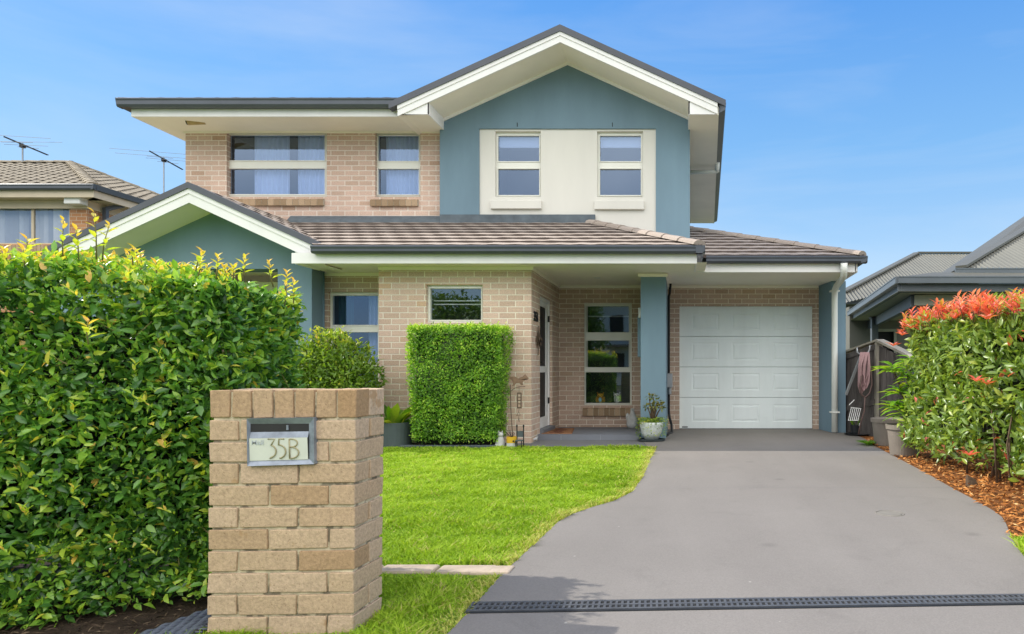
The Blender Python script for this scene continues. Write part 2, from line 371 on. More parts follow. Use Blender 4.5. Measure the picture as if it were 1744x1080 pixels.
# gritty brick: dark iron specks over the pillar bricks; mortar patches painted dark for joint shade
def speck(m, scale, thr, col):
    nt = m.node_tree; L = nt.links; b = nt.nodes['Principled BSDF']; src = b.inputs['Base Color'].links[0].from_socket
    tc = N(nt, 'ShaderNodeTexCoord'); v = N(nt, 'ShaderNodeTexNoise'); v.inputs['Scale'].default_value = scale; v.inputs['Detail'].default_value = 3; v.inputs['Roughness'].default_value = .6; L.new(tc.outputs['Object'], v.inputs['Vector'])
    r = ramp(nt, [(thr, 0), (thr + .06, .75)]); L.new(v.outputs['Fac'], r.inputs[0])
    x = N(nt, 'ShaderNodeMix', data_type='RGBA'); L.new(r.outputs[0], x.inputs[0]); L.new(src, x.inputs[6]); x.inputs[7].default_value = rgba(col); L.new(x.outputs[2], b.inputs['Base Color'])
speck(M['pbrick'], 130, .635, (.20,.12,.06)); speck(M['pbrick'], 9, .66, (.40,.25,.13)); speck(M['mortar'], 11, .52, (.12,.10,.075)); speck(M['brickF'], 85, .66, (.24,.17,.11)); speck(M['sillmortar'], 11, .6, (.2,.17,.13))
M['litter'] = tintmat('dry_litter', [(0,(.03,.02,.013)),(.6,(.09,.06,.035)),(1,(.26,.19,.12))], .9, .3, 40, .3)
# ------------------------------------------------------------------ leaves (vectorised)
def unit(a): return a / np.maximum(np.linalg.norm(a, axis=1, keepdims=True), 1e-9)
def leaf_mesh(pos, axis, nrm, length, width, tint, name, mat, parent, droop=.25, fold=.25, simple=False, extra=None, core_mat=None):
    n = len(pos); a = unit(axis); nn = unit(nrm - a * np.sum(nrm * a, axis=1, keepdims=True)); b = np.cross(a, nn)
    L = length[:, None]; W = width[:, None]
    def at(u, w, h): return pos + a * L * u + b * W * w + nn * (L * -droop * u * u + W * h)
    if simple:
        vs = [at(0,0,0), at(.45,.5,fold), at(1,0,0), at(.45,-.5,fold), at(.5,0,0)]
        fs = np.array([[0,1,4],[4,1,2],[0,4,3],[4,2,3]])
    else:
        vs = [at(0,0,0), at(.28,.42,fold*.8), at(.62,.42,fold*.8), at(1,0,0), at(.62,-.42,fold*.8), at(.28,-.42,fold*.8), at(.28,0,0), at(.62,0,0)]
        fs = None
    V = np.stack(vs, 1).reshape(-1, 3); k = len(vs)
    if simple:
        idx = (np.arange(n)[:, None, None] * k + fs[None]).reshape(-1)
        tot = np.full(n * 4, 3); per = 4
    else:
        tri = [[0,1,6],[0,6,5],[7,2,3],[7,3,4]]; quad = [[6,1,2,7],[5,6,7,4]]
        loop = np.array(sum(tri, []) + sum(quad, [])); per = 6
        idx = (np.arange(n)[:, None] * k + loop[None]).reshape(-1); tot = np.tile([3,3,3,3,4,4], n)
    T = np.repeat(tint, per)
    mi = np.zeros(len(tot), dtype=np.int32)
    if extra is not None and len(extra.v):
        base = len(V); ev = np.array(extra.v); V = np.concatenate([V, ev])
        el = np.array([base + i for f in extra.f for i in f]); et = np.array([len(f) for f in extra.f])
        idx = np.concatenate([idx, el]); tot = np.concatenate([tot, et]); T = np.concatenate([T, np.array(extra.t)])
        mi = np.concatenate([mi, np.ones(len(et), dtype=np.int32)])
    off = np.zeros(3); q = parent
    while q is not None: off += np.array(q.location); q = q.parent
    me = bpy.data.meshes.new(name)
    me.vertices.add(len(V)); me.vertices.foreach_set('co', (V - off).astype(np.float32).ravel())
    me.loops.add(len(idx)); me.loops.foreach_set('vertex_index', idx.astype(np.int32))
    me.polygons.add(len(tot)); st = np.concatenate([[0], np.cumsum(tot)[:-1]])
    me.polygons.foreach_set('loop_start', st.astype(np.int32))
    me.materials.append(mat)
    if core_mat: me.materials.append(core_mat)
    me.polygons.foreach_set('material_index', mi)
    at_ = me.attributes.new('tint', 'FLOAT', 'FACE'); at_.data.foreach_set('value', T.astype(np.float32))
    me.update(calc_edges=True); me.validate()
    me.polygons.foreach_set('use_smooth', [True] * len(me.polygons))
    o = bpy.data.objects.new(name, me); COL.objects.link(o); o.parent = parent
    return o
def fbm(p, s, seed=0.0):
    return np.array([mnoise.noise(Vector((x * s + seed, y * s - seed, z * s + 2 * seed))) for x, y, z in p])
def rnd(n, k=3): return RNG.normal(size=(n, k))
def box_sampler(n, fy0, fy1, x0, x1, z0, z1, weights):
    """random points near the faces of a hedge whose front and back Y are functions of X; returns pos, outward normal"""
    fa = RNG.choice(5, size=n, p=np.array(weights) / sum(weights))   # front, back, left, right, top
    u = RNG.random(n); v = RNG.random(n)
    X = x0 + (x1 - x0) * u; Z = z0 + (z1 - z0) * v
    Yf = fy0(X); Yb = fy1(X); Y = np.where(fa == 0, Yf, Yb)
    nrm = np.zeros((n, 3)); nrm[fa == 0] = (0,-1,0); nrm[fa == 1] = (0,1,0)
    for k, xx, sx in ((2, x0, -1), (3, x1, 1)):
        i = fa == k; X[i] = xx; Y[i] = (fy0(X[i]) + (fy1(X[i]) - fy0(X[i])) * u[i]); nrm[i] = (sx,0,0)
    i = fa == 4; Y[i] = Yf[i] + (Yb[i] - Yf[i]) * v[i]; Z[i] = z1; nrm[i] = (0,0,1)
    return np.stack([X, Y, Z], 1), nrm
def hedge_leaves(pos, nrm, depth, lump, lscale, seed):
    d = RNG.exponential(depth, len(pos)); lu = fbm(pos, lscale, seed) * lump + fbm(pos, lscale * 3.1, seed + 5) * lump * .5
    return pos + nrm * (lu - d)[:, None] + rnd(len(pos)) * .012, d

# ================================================================== SETTING
def flat(name, poly, z, mat, kind='structure'):
    m = MB(); m.face([(x, y, z) for x, y in poly])
    return tag(m.build(name, mat), kind=kind)
flat('ground', [(-250,-150),(250,-150),(250,400),(-250,400)], -.03, M['ground'])
flat('road', [(-120,-10.5),(120,-10.5),(120,-3.6),(-120,-3.6)], -.022, M['road'])
DL = [(1118,762),(1106,785),(1092.6,816),(1077,838),(1045,854),(1010,864),(975.5,876),(950,890),(931,908),(905,932),(880.5,955),(858,975.5),(825,1012),(798,1044),(763,1080)]
DR = [(1482,756),(1526,779),(1575,805),(1627.5,835),(1662,853),(1691,870),(1706,881),(1713,892),(1718,904),(1722.5,917),(1731,931),(1744,949)]
dl = [tuple(G(*p)[:2]) for p in DL]; dr = [tuple(G(*p)[:2]) for p in DR]
left_edge = dl + [(-1.35, 1.6), (-1.9, -.5), (-2.4, -3.5)]
right_edge = [(2.83, 12.3), (2.83, 9.95)] + dr + [(2.05, 3.0), (2.1, 1.0), (2.6, -1.5), (3.2, -3.5)]
drive_poly = [(-.62, 12.3), (-.62, 10.4), (-.45, 9.37)] + left_edge + right_edge[::-1]
flat('driveway', drive_poly, .004, M['concrete'])
# joint lines cut across the driveway are thin dark strips lying on it
jl = MB(); a = G(1062, 838, .006); b_ = G(1632, 838, .006); 
for (p, q) in ((G(1062, 831.2, .006), G(1618, 830, .006)), (G(1116, 763, .006), G(1137, 744, .006))):
    d = (q - p).normalized(); s = Vector((-d.y, d.x, 0)) * .0018
    jl.face([p - s, q - s, q + s, p + s])
tag(jl.build('driveway_joint', M['path']), kind='structure')
lawn_poly = [(-12, 9.37)] + [(-.45, 9.37)] + [(x + .0, y) for x, y in left_edge] + [(-12, -3.5)]
flat('lawn', lawn_poly, -.004, M['lawn'])
flat('path', [(-12, 9.37), (-.45, 9.37), (-.62, 10.4), (-.62, 12.2), (-12, 12.2)], .0, M['path'])
flat('garden_bed', [tuple(G(640, 764)[:2]), tuple(G(868, 764)[:2]), (-2.45, 9.88), (-4.6, 9.88), (-6.5, 9.6)], .006, M['soil'])
mulch_poly = [(2.75, 9.7)] + dr[:10] + [(2.95, 4.35), (5.2, 4.5), (5.2, 12.3), (2.8, 12.3)]
flat('mulch_bed', mulch_poly, .0, M['mulchbase'])
flat('side_lawn', [dr[9], dr[10], dr[11], (2.05, 3.0), (2.1, 1.0), (2.6, -1.5), (3.2, -3.5), (12, -3.5), (12, 4.5), (2.95, 4.35)], -.002, M['lawn'])
flat('hedge_bed', [(-6, 2.0), (-2.6, 2.35), (-1.98, 2.70), (-1.7, 3.0), (-1.85, 3.85), (-6, 3.95)], .003, M['soil'])

def in_poly(x, y, poly):
    c = np.zeros(len(x), dtype=bool); j = len(poly) - 1
    for i in range(len(poly)):
        xi, yi = poly[i]; xj, yj = poly[j]
        with np.errstate(divide='ignore', invalid='ignore'):
            t = ((yi > y) != (yj > y)) & (x < (xj - xi) * (y - yi) / (yj - yi + 1e-12) + xi)
        c ^= t; j = i
    return c
def grass(name, x0, x1, y0, y1, n, poly, hmin, hmax, seed, excl=(), edge=None):
    # more blades where the lawn comes close to the viewer
    y = y0 * (y1 / y0) ** RNG.random(n); x = x0 + (x1 - x0) * RNG.random(n)
    k = in_poly(x, y, poly)
    for e in excl: k &= ~in_poly(x, y, e)
    x = x[k]; y = y[k]; n = len(x)
    pos = np.stack([x, y, np.full(n, -.004)], 1)
    cl = fbm(pos, 1.1, seed); cl2 = fbm(pos, 5.0, seed + 3)
    h = (hmin + (hmax - hmin) * RNG.random(n)) * (1 + .9 * cl2)
    ang = RNG.random(n) * 2 * math.pi; w = .0016 + .0007 * y
    lean = rnd(n, 2) * .8 + np.stack([cl2, cl], 1) * .5
    side = np.stack([np.cos(ang), np.sin(ang), np.zeros(n)], 1)
    tip = pos + np.stack([lean[:, 0] * h, lean[:, 1] * h, h], 1)
    mid = pos + np.stack([lean[:, 0] * h * .35, lean[:, 1] * h * .35, h * .6], 1)
    V = np.stack([pos - side * w[:, None], pos + side * w[:, None], mid + side * w[:, None] * .8, mid - side * w[:, None] * .8, tip], 1).reshape(-1, 3)
    loop = np.array([0,1,2,3,3,2,4]); idx = (np.arange(n)[:, None] * 5 + loop[None]).reshape(-1)
    tot = np.tile([4,3], n)
    t = np.clip(.46 + .30 * cl + .30 * cl2 + RNG.normal(size=n) * .18, 0, .86); dry = RNG.random(n) < .03 + .10 * (cl2 > .35); t[dry] = 1
    if edge is not None:
        e = np.array(edge); dmin = np.full(n, 9.0)
        for (ax_, ay_), (bx_, by_) in zip(e[:-1], e[1:]):
            vx_, vy_ = bx_ - ax_, by_ - ay_; u = np.clip(((x - ax_) * vx_ + (y - ay_) * vy_) / (vx_**2 + vy_**2), 0, 1)
            dmin = np.minimum(dmin, np.hypot(x - ax_ - u * vx_, y - ay_ - u * vy_))
        k = RNG.random(n) < .75 * np.exp(-(dmin / .11) ** 2); t[k] = .93 + .07 * RNG.random(k.sum())
    me = bpy.data.meshes.new(name)
    me.vertices.add(len(V)); me.vertices.foreach_set('co', V.astype(np.float32).ravel())
    me.loops.add(len(idx)); me.loops.foreach_set('vertex_index', idx.astype(np.int32))
    me.polygons.add(len(tot)); me.polygons.foreach_set('loop_start', np.concatenate([[0], np.cumsum(tot)[:-1]]).astype(np.int32))
    me.materials.append(M['blade'])
    a_ = me.attributes.new('tint', 'FLOAT', 'FACE'); a_.data.foreach_set('value', np.repeat(t, 2).astype(np.float32))
    me.update(calc_edges=True)
    o = bpy.data.objects.new(name, me); COL.objects.link(o); return o
stone_band = [tuple(G(560, 981)[:2]), tuple(G(864, 982)[:2]), tuple(G(866, 963)[:2]), tuple(G(560, 961)[:2])]
tag(grass('grass', -4.9, 0.0, 2.3, 9.42, 330000, lawn_poly, .015, .040, 1.7, [stone_band, [(-6, 2.0), (-2.6, 2.35), (-1.98, 2.70), (-1.7, 3.0), (-1.85, 3.85), (-6, 3.95)]], dl), 'short bright green lawn grass between the brick pillar and the house', 'grass', kind='stuff')
tag(grass('grass', 1.9, 3.4, 2.6, 4.55, 30000, [dr[9], dr[10], dr[11], (2.05,3.0),(2.05,2.6),(3.4,2.6),(3.4,4.5),(2.95,4.35)], .02, .045, 4.2), 'small patch of pale grass at the right end of the mulch bed', 'grass', kind='stuff')
# bark mulch chips
def chips(name, n, poly, x0, x1, y0, y1):
    x = x0 + (x1 - x0) * RNG.random(n); y = y0 * (y1 / y0) ** RNG.random(n); k = in_poly(x, y, poly); x = x[k]; y = y[k]; n = len(x)
    pos = np.stack([x, y, .004 + .022 * RNG.random(n)], 1)
    ax = rnd(n); ax[:, 2] *= .25; nr = rnd(n) * .35; nr[:, 2] += 1
    return leaf_mesh(pos, ax, nr, .03 + .05 * RNG.random(n), .008 + .016 * RNG.random(n), np.clip(RNG.normal(.5, .25, n), 0, 1), name, M['chip'], None, droop=.05, fold=.1, simple=True)
tag(chips('mulch', 15000, mulch_poly, 1.9, 4.4, 4.2, 10.6), 'loose orange bark mulch spread along the right edge of the driveway', 'mulch', kind='stuff')

# ================================================================== roofing helpers
def tile_roof(mb, A, B, C, D, gauge=.30, tw=.30, wave=.003, lip=.032, seed=0):
    """courses of tiles on the plane with eave A-B and upper edge C (over A) - D (over B)"""
    A, B, C, D = map(Vector, (A, B, C, D)); rr = random.Random(seed)
    u = (B - A).normalized(); n = u.cross(C - A if (C - A).length > (D - B).length else D - B).normalized()
    if n.z < 0: n = -n
    v = n.cross(u).normalized()
    if v.z < 0: v = -v
    W = (B - A).length
    cu, cv = (C - A).dot(u), (C - A).dot(v); du, dv = (D - A).dot(u), (D - A).dot(v); vm = max(cv, dv)
    def UL(t): return cu * t / cv
    def UR(t): return W + (du - W) * t / dv
    def pt(uu, vv, h): return A + u * uu + v * vv + n * h
    k = 0; v0 = 0.0
    hs = {}
    while v0 < vm - .02:
        v1 = min(v0 + gauge + .02, vm); off = (k % 2) * tw / 2
        i0 = int(math.floor((UL(v0) if UL(v0) < UL(v1) else UL(v1)) / (tw / 4))) - 4
        i1 = int(math.ceil(max(UR(v0), UR(v1)) / (tw / 4))) + 4
        for i in range(i0, i1):
            ua, ub = i * tw / 4, (i + 1) * tw / 4
            cl = lambda x, t: min(max(x, UL(t)), UR(t))
            a0, b0, a1, b1 = cl(ua, v0), cl(ub, v0), cl(ua, v1), cl(ub, v1)
            if b0 - a0 < 1e-5 and b1 - a1 < 1e-5: continue
            t = int(math.floor((i + (2 if k % 2 else 0)) / 4))
            key = (k, t)
            if key not in hs: hs[key] = (.5 + .5 * rr.random(), rr.uniform(-.0015, .0015))
            ti, dz = hs[key]
            wv = lambda x: wave * math.sin(2 * math.pi * (x + off) / tw * 1.0) + dz
            mb.tint = ti
            mb.face([pt(a0, v0, lip + wv(ua)), pt(b0, v0, lip + wv(ub)), pt(b1, v1, .004 + wv(ub)), pt(a1, v1, .004 + wv(ua))])
            mb.tint = .1  # lip faces coloured dark to paint a shadow line under each course
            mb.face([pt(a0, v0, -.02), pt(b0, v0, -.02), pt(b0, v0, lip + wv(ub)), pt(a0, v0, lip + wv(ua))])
        k += 1; v0 += gauge
    mb.tint = .5
def ridge_caps(mb, p0, p1, r=.12, seg=.40, seed=0):
    p0 = Vector(p0); p1 = Vector(p1); d = p1 - p0; L = d.length; d.normalize(); rr = random.Random(seed)
    side = d.cross(Vector((0,0,1))).normalized(); up = side.cross(d)
    n = max(1, int(round(L / seg)))
    for i in range(n):
        a = p0 + d * (L * i / n); b = p0 + d * (L * (i + 1.12) / n); mb.tint = .5 + .5 * rr.random()
        ra, rb = r * 1.08, r * .9
        row = []
        for (c, q) in ((a, ra), (b, rb)):
            row.append([c + side * q * math.cos(t) + up * (q * .62 * math.sin(t) - .02) for t in [math.pi * j / 6 for j in range(7)]])
        for j in range(6): mb.face([row[0][j], row[0][j+1], row[1][j+1], row[1][j]])
        mb.face(row[0])
    mb.tint = .5
def corrugated(mb, poly, pitch=.076, amp=.011, step=4, up=None):
    """corrugated sheet: polygon in a sloping plane, ribs run up the slope"""
    poly = [Vector(p) for p in poly]
    n = (poly[1] - poly[0]).cross(poly[2] - poly[0]).normalized()
    if n.z < 0: n = -n
    u = Vector((0,0,1)).cross(n).normalized(); v = n.cross(u).normalized()
    if v.z < 0: v = -v
    O = poly[0]; q = [((p - O).dot(u), (p - O).dot(v)) for p in poly]
    def span(x):
        ys = []
        for i in range(len(q)):
            (x0, y0), (x1, y1) = q[i], q[(i + 1) % len(q)]
            if (x0 - x) * (x1 - x) <= 0 and abs(x1 - x0) > 1e-9: ys.append(y0 + (y1 - y0) * (x - x0) / (x1 - x0))
        return (min(ys), max(ys)) if len(ys) >= 2 else None
    x = min(a for a, _ in q) + 1e-4; xe = max(a for a, _ in q) - 1e-4; prev = None; i = 0
    while x < xe:
        mb.tint = (1.0, .12, .3, .8)[i % 4]
        s = span(x); h = amp * math.cos(2 * math.pi * i / step)
        cur = (x, s, h) if s else None
        if prev and cur:
            (xa, sa, ha), (xb, sb, hb) = prev, cur
            mb.face([O + u*xa + v*sa[0] + n*ha, O + u*xb + v*sb[0] + n*hb, O + u*xb + v*sb[1] + n*hb, O + u*xa + v*sa[1] + n*ha])
        prev = cur; x += pitch / step; i += 1
    mb.tint = .6
def wall_y(mb, Y, x0, x1, z0, z1, holes, rev=.11, mat=0, rmat=None):
    """wall facing the street at depth Y with rectangular holes (x0,x1,z0,z1) and their reveals"""
    xs = sorted({x0, x1, *[h[0] for h in holes], *[h[1] for h in holes]}); zs = sorted({z0, z1, *[h[2] for h in holes], *[h[3] for h in holes]})
    xs = [x for x in xs if x0 <= x <= x1]; zs = [z for z in zs if z0 <= z <= z1]
    mb.cur = mat
    for i in range(len(xs) - 1):
        for j in range(len(zs) - 1):
            cx, cz = (xs[i] + xs[i+1]) / 2, (zs[j] + zs[j+1]) / 2
            if any(h[0] < cx < h[1] and h[2] < cz < h[3] for h in holes): continue
            mb.face([(xs[i],Y,zs[j]),(xs[i+1],Y,zs[j]),(xs[i+1],Y,zs[j+1]),(xs[i],Y,zs[j+1])])
    mb.cur = mat if rmat is None else rmat
    for a, b, c, d in holes:
        mb.face([(a,Y,c),(a,Y,d),(a,Y+rev,d),(a,Y+rev,c)]); mb.face([(b,Y,c),(b,Y+rev,c),(b,Y+rev,d),(b,Y,d)])
        mb.face([(a,Y,c),(a,Y+rev,c),(b,Y+rev,c),(b,Y,c)]); mb.face([(a,Y,d),(b,Y,d),(b,Y+rev,d),(a,Y+rev,d)])
    mb.cur = mat

# ================================================================== THE HOUSE
house = thing('house', (-2.5, 11.0, 0), 'two storey brick house with blue rendered gable, cream panel and white garage door', 'house')
def px_rect(x0, y0, x1, y1, D):
    a = P(x0, y0, D); b = P(x1, y1, D); return (a.x, b.x, b.z, a.z)
def window(parent, rect, Y, panes, gmat, depth=.07, curtain=None, sill=None, lightframe=True, dark=True, label=None):
    """rect and panes are (x0,x1,z0,z1) in metres; Y is the outer face of the frame"""
    x0, x1, z0, z1 = rect; fr = MB()
    xs0 = min(p[0] for p in panes); xs1 = max(p[1] for p in panes)
    fr.box(x0, xs0, Y, Y+depth, z0, z1); fr.box(xs1, x1, Y, Y+depth, z0, z1)
    ps = sorted(panes, key=lambda p: p[2])
    zz = z0
    for p in ps:
        fr.box(xs0, xs1, Y, Y+depth, zz, p[2]); zz = p[3]
    fr.box(xs0, xs1, Y, Y+depth, zz, z1)
    # sash lines: each pane has its own slim bead standing proud of the frame
    for p in panes:
        t = .016
        for (a, b, c, d) in ((p[0]-t, p[0], p[2]-t, p[3]+t), (p[1], p[1]+t, p[2]-t, p[3]+t), (p[0], p[1], p[2]-t, p[2]), (p[0], p[1], p[3], p[3]+t)):
            fr.box(a, b, Y-.012, Y-.001, c, d)
    w = fr.build('window', M['frame'], parent, bevel=.003)
    if label: w['label'] = label
    g = MB()
    for p in panes: g.face([(p[0],Y+.03,p[2]),(p[1],Y+.03,p[2]),(p[1],Y+.03,p[3]),(p[0],Y+.03,p[3])])
    g.build('pane', gmat, w)
    interior = MB()
    a, b, c, d, e = x0+.002, x1-.002, z0+.002, z1-.002, Y+.9
    y_ = Y + depth + .001
    interior.face([(a,e,c),(b,e,c),(b,e,d),(a,e,d)]); interior.face([(a,y_,c),(a,e,c),(a,e,d),(a,y_,d)]); interior.face([(b,y_,c),(b,e,c),(b,e,d),(b,y_,d)])
    interior.face([(a,y_,c),(b,y_,c),(b,e,c),(a,e,c)]); interior.face([(a,y_,d),(b,y_,d),(b,e,d),(a,e,d)])
    interior.build('room_interior', M['room'], w)
    return w
def drape(parent, x0, x1, z0, z1, Y, mat, folds=9, amp=.025, name='curtain'):
    m = MB(); n = folds * 6; pr = None
    for i in range(n + 1):
        t = i / n; x = x0 + (x1 - x0) * t; y = Y + amp * math.sin(t * folds * 2 * math.pi) + amp * .4 * math.sin(t * folds * 5.3)
        if pr: m.face([(pr[0],pr[1],z0),(x,y,z0),(x,y,z1),(pr[0],pr[1],z1)])
        pr = (x, y)
    return m.build(name, mat, parent, smooth=True)
def brick_sill(x0, x1, ztop, zbot, Y, n, seed=1):
    """row of sloping bricks on edge under a window"""
    rr = random.Random(seed); m = MB(); w = (x1 - x0) / n
    for i in range(n):
        a, b = x0 + i * w + .004, x0 + (i + 1) * w - .004
        m.tint = rr.random()
        m.hexa([(a,Y-.055,zbot),(b,Y-.055,zbot),(b,Y+.06,zbot+.012),(a,Y+.06,zbot+.012)], [(a,Y-.055,ztop-.05),(b,Y-.055,ztop-.05),(b,Y+.06,ztop),(a,Y+.06,ztop)])
    m.cur = 1
    m.hexa([(x0,Y-.049,zbot+.006),(x1,Y-.049,zbot+.006),(x1,Y+.05,zbot+.018),(x0,Y+.05,zbot+.018)], [(x0,Y-.049,ztop-.056),(x1,Y-.049,ztop-.056),(x1,Y+.05,ztop-.006),(x0,Y+.05,ztop-.006)])
    return m.build('window_sill', [M['sill'], M['sillmortar']], house)

# ---- upper storey, brick wing (Y = 11.7)
YU = 11.7
xl = P(316, 0, YU).x
r1 = px_rect(386, 222, 556.5, 335.5, YU); r2 = px_rect(639, 222, 716, 335.5, YU)
m = MB()
wall_y(m, YU, xl, -4.09, 3.2, 5.14, [r1, r2], .12)
m.face([(xl,YU,2.6),(xl,19,2.6),(xl,19,5.14),(xl,YU,5.14)]); m.face([(xl,19,0),(.14,19,0),(.14,19,5.3),(xl,19,5.3)])
m.build('upper_brick_wall', M['brickU'], house)
Yw = YU + .075
def R(*a): return px_rect(*a, Yw)
w1 = window(house, R(385, 226, 557, 335), Yw, [R(390.5, 230, 553.5, 273.5), R(390.5, 287.5, 553.5, 331)], M['glassU'])
drape(w1, P(425,0,Yw).x, P(486,0,Yw).x, r1[2], r1[3], Yw+.14, M['curtain'], 7)
drape(w1, P(500,0,Yw).x, P(556,0,Yw).x, r1[2], r1[3], Yw+.14, M['curtain'], 7)
w2 = window(house, R(638.5, 226, 717, 335), Yw, [R(644, 231, 713.5, 274.5), R(644, 288, 713.5, 331.5)], M['glassU'])
drape(w2, P(652,0,Yw).x, P(710,0,Yw).x, r2[2], r2[3], Yw+.14, M['curtain'], 8)
s1 = P(386, 336, YU); s2 = P(553, 351, YU); brick_sill(s1.x, s2.x, s1.z, s2.z, YU, 16, 3)
s1 = P(632, 337, YU); s2 = P(713, 352, YU); brick_sill(s1.x, s2.x, s1.z, s2.z, YU, 8, 4)

# ---- blue gable wall (Y = 11.55) with the recessed cream panel
YG = 11.55; XA = -1.92; SL = .455
def soff(x): return 6.264 - SL * abs(x - XA)
gx0, gx1 = P(749, 0, YG).x, P(1175, 0, YG).x
ptop = P(0, 219, YG).z; pxa, pxb = P(816, 0, YG).x, P(1117, 0, YG).x
m = MB()
wall_y(m, YG, gx0, gx1, 2.6, 5.145, [(pxa, pxb, 2.6, ptop)], .03)
m.face([(gx0,YG,5.145),(gx1,YG,5.145),(gx1,YG,soff(gx1)+.02),(XA,YG,6.29),(gx0,YG,soff(gx0)+.02)])
m.face([(gx0,YG,2.6),(gx0,YU+.3,2.6),(gx0,YU+.3,5.4),(gx0,YG,5.4)]); m.face([(gx1,YG,2.6),(gx1,19,2.6),(gx1,19,5.4),(gx1,YG,5.4)])
m.build('gable_wall', M['blue'], house)
YP = YG + .028
h3 = px_rect(843.5, 223, 921, 335, YP); h4 = px_rect(1017, 223, 1095, 335.5, YP)
h3 = (h3[0], h3[1], h3[2], ptop-.035); h4 = (h4[0], h4[1], h4[2], ptop-.035)
m = MB(); wall_y(m, YP, pxa, pxb, 2.6, ptop - .002, [h3, h4], .10)
m.build('cream_panel', M['cream'], house)
for (px, py) in ((881,212),(1043,212)): mk = MB(); q = P(px, py, YG); mk.box(q.x-.006, q.x+.006, YG-.004, YG-.0005, q.z-.04, q.z+.03); mk.build('weep_hole', M['dark'], house)
Yp = YP + .06
def R(*a): return px_rect(*a, Yp)
for (a, b, c, d, i) in ((843, 921, 848.5, 918.5, 0), (1017, 1095, 1022, 1091.5, 1)):
    w = window(house, R(a, 224, b, 335), Yp, [R(c, 231.5, d, 275), R(c, 288, d, 332.5)], M['glassU'])
    bl = MB(); z1 = P(0, 246, Yp).z; xx = P(c-2,0,Yp).x; xy = P(d+2,0,Yp).x
    bl.box(xx, xy, Yp+.09, Yp+.10, z1, P(0, 229, Yp).z); bl.box(xx, xy, Yp+.082, Yp+.108, z1-.03, z1)
    bl.build('blind', M['blind'], w)
for (a, b, c, d) in ((835, 922, 341, 355.5), (1012, 1097, 341.5, 356.5)):
    p, q = P(a, c, YP-.05), P(b, d, YP-.05); m = MB(); m.box(p.x, q.x, YP-.055, YP+.03, q.z, p.z); m.build('window_sill', M['cream'], house, bevel=.008)

# ---- main gable roof: barge boards, cap, soffit, boxed ends
YB = 10.84; xw0, xw1 = P(677, 0, YB).x, P(1222, 0, YB).x; xd0, xd1 = P(663, 0, YB).x, P(1236, 0, YB).x
XR0, XR1 = xw1, .90          # right eave runs out slightly towards the back
m = MB()
for (xe) in (xw0, xw1):
    poly = [(XA, soff(XA)), (xe, soff(xe)), (xe, soff(xe)+.165), (XA, soff(XA)+.165)]
    m.prism_y(poly if xe > XA else poly[::-1], YB, YB+.035)
    poly = [(XA, soff(XA)+.105), (xe, soff(xe)+.105), (xe, soff(xe)+.167), (XA, soff(XA)+.167)]
    m.prism_y(poly if xe > XA else poly[::-1], YB-.012, YB-.001)
m.build('barge_board', M['white'], house)
m = MB()
for (xe) in (xd0, xd1):
    poly = [(XA, soff(XA)+.168), (xe, soff(xe)+.168), (xe, soff(xe)+.27), (XA, soff(XA)+.27)]
    m.prism_y(poly if xe > XA else poly[::-1], YB-.03, YB+.12)
m.build('barge_cap', M['cap'], house)
m = MB()
for (xe, xb) in ((xd0, xd0), (xd1, 1.0)):
    zt = lambda x: soff(x) + .255
    m.face([(XA,YB+.12,zt(XA)),(xe,YB+.12,zt(xe)),(xb,19.2,zt(xe)),(XA,19.2,zt(XA))])
m.build('gable_roof', M['tile'], house)
m = MB()
m.face([(XA,YB+.035,soff(XA)),(xw1,YB+.035,soff(xw1)),(xw1,19,soff(xw1)),(XA,19,soff(XA))]); m.face([(xw0,YB+.035,soff(xw0)),(XA,YB+.035,soff(XA)),(XA,19,soff(XA)),(xw0,19,soff(xw0))])
xbL, xbR = P(729.6, 0, YB).x, P(1172.6, 0, YB).x; zb = 5.125
for s in (0,):
    m.face([(xbR,YB+.03,zb),(xw1,YB+.03,zb),(XR1,19,zb),(xbR,19,zb)])
    m.face([(xw0,YB+.03,zb),(xbL,YB+.03,zb),(xbL,YU,zb),(xw0,YU,zb)])
m.build('gable_soffit', M['soffit'], house)
m = MB()
for (xa, xb) in ((xbR, xw1), (xw0, xbL)):
    m.face([(xa,YB+.02,zb),(xb,YB+.02,zb),(xb,YB+.02,soff(xb)+.02),(xa,YB+.02,soff(xa)+.02)])
m.box(xbL-.02, xbL, YB+.02, YG+.15, zb-.004, soff(xbL)+.01); m.box(xbR, xbR+.02, YB+.02, YG+.3, zb-.004, soff(xbR)+.01)
# thin cover strip where the sloping soffit meets the wall
for xe in (gx0, gx1):
    poly = [(XA, soff(XA)-.05), (xe, soff(xe)-.05), (xe, soff(xe)-.001), (XA, soff(XA)-.001)]
    m.prism_y(poly if xe > XA else poly[::-1], YG-.025, YG-.001)
m.build('boxed_eave', M['white'], house)
m = MB()
m.hexa([(xw1,YB+.04,zb-.004),(xw1+.02,YB+.04,zb-.004),(XR1+.02,19,zb-.004),(XR1,19,zb-.004)], [(xw1,YB+.04,zb+.13),(xw1+.02,YB+.04,zb+.13),(XR1+.02,19,zb+.13),(XR1,19,zb+.13)])
m.build('fascia', M['soffit'], house)
m = MB()
m.hexa([(xw1+.022,YB+.03,zb+.02),(xd1-.01,YB-.02,zb+.06),(1.0,19,zb+.06),(XR1+.022,19,zb+.02)], [(xw1+.022,YB+.03,zb+.16),(xd1+.005,YB-.02,zb+.17),(1.015,19,zb+.17),(XR1+.022,19,zb+.16)])
m.build('gutter', M['gutter'], house)
m = MB()
q0 = P(1222, 276, 13.5); q1 = P(1221, 292, 13.6); q2 = P(1176, 294, 13.7)
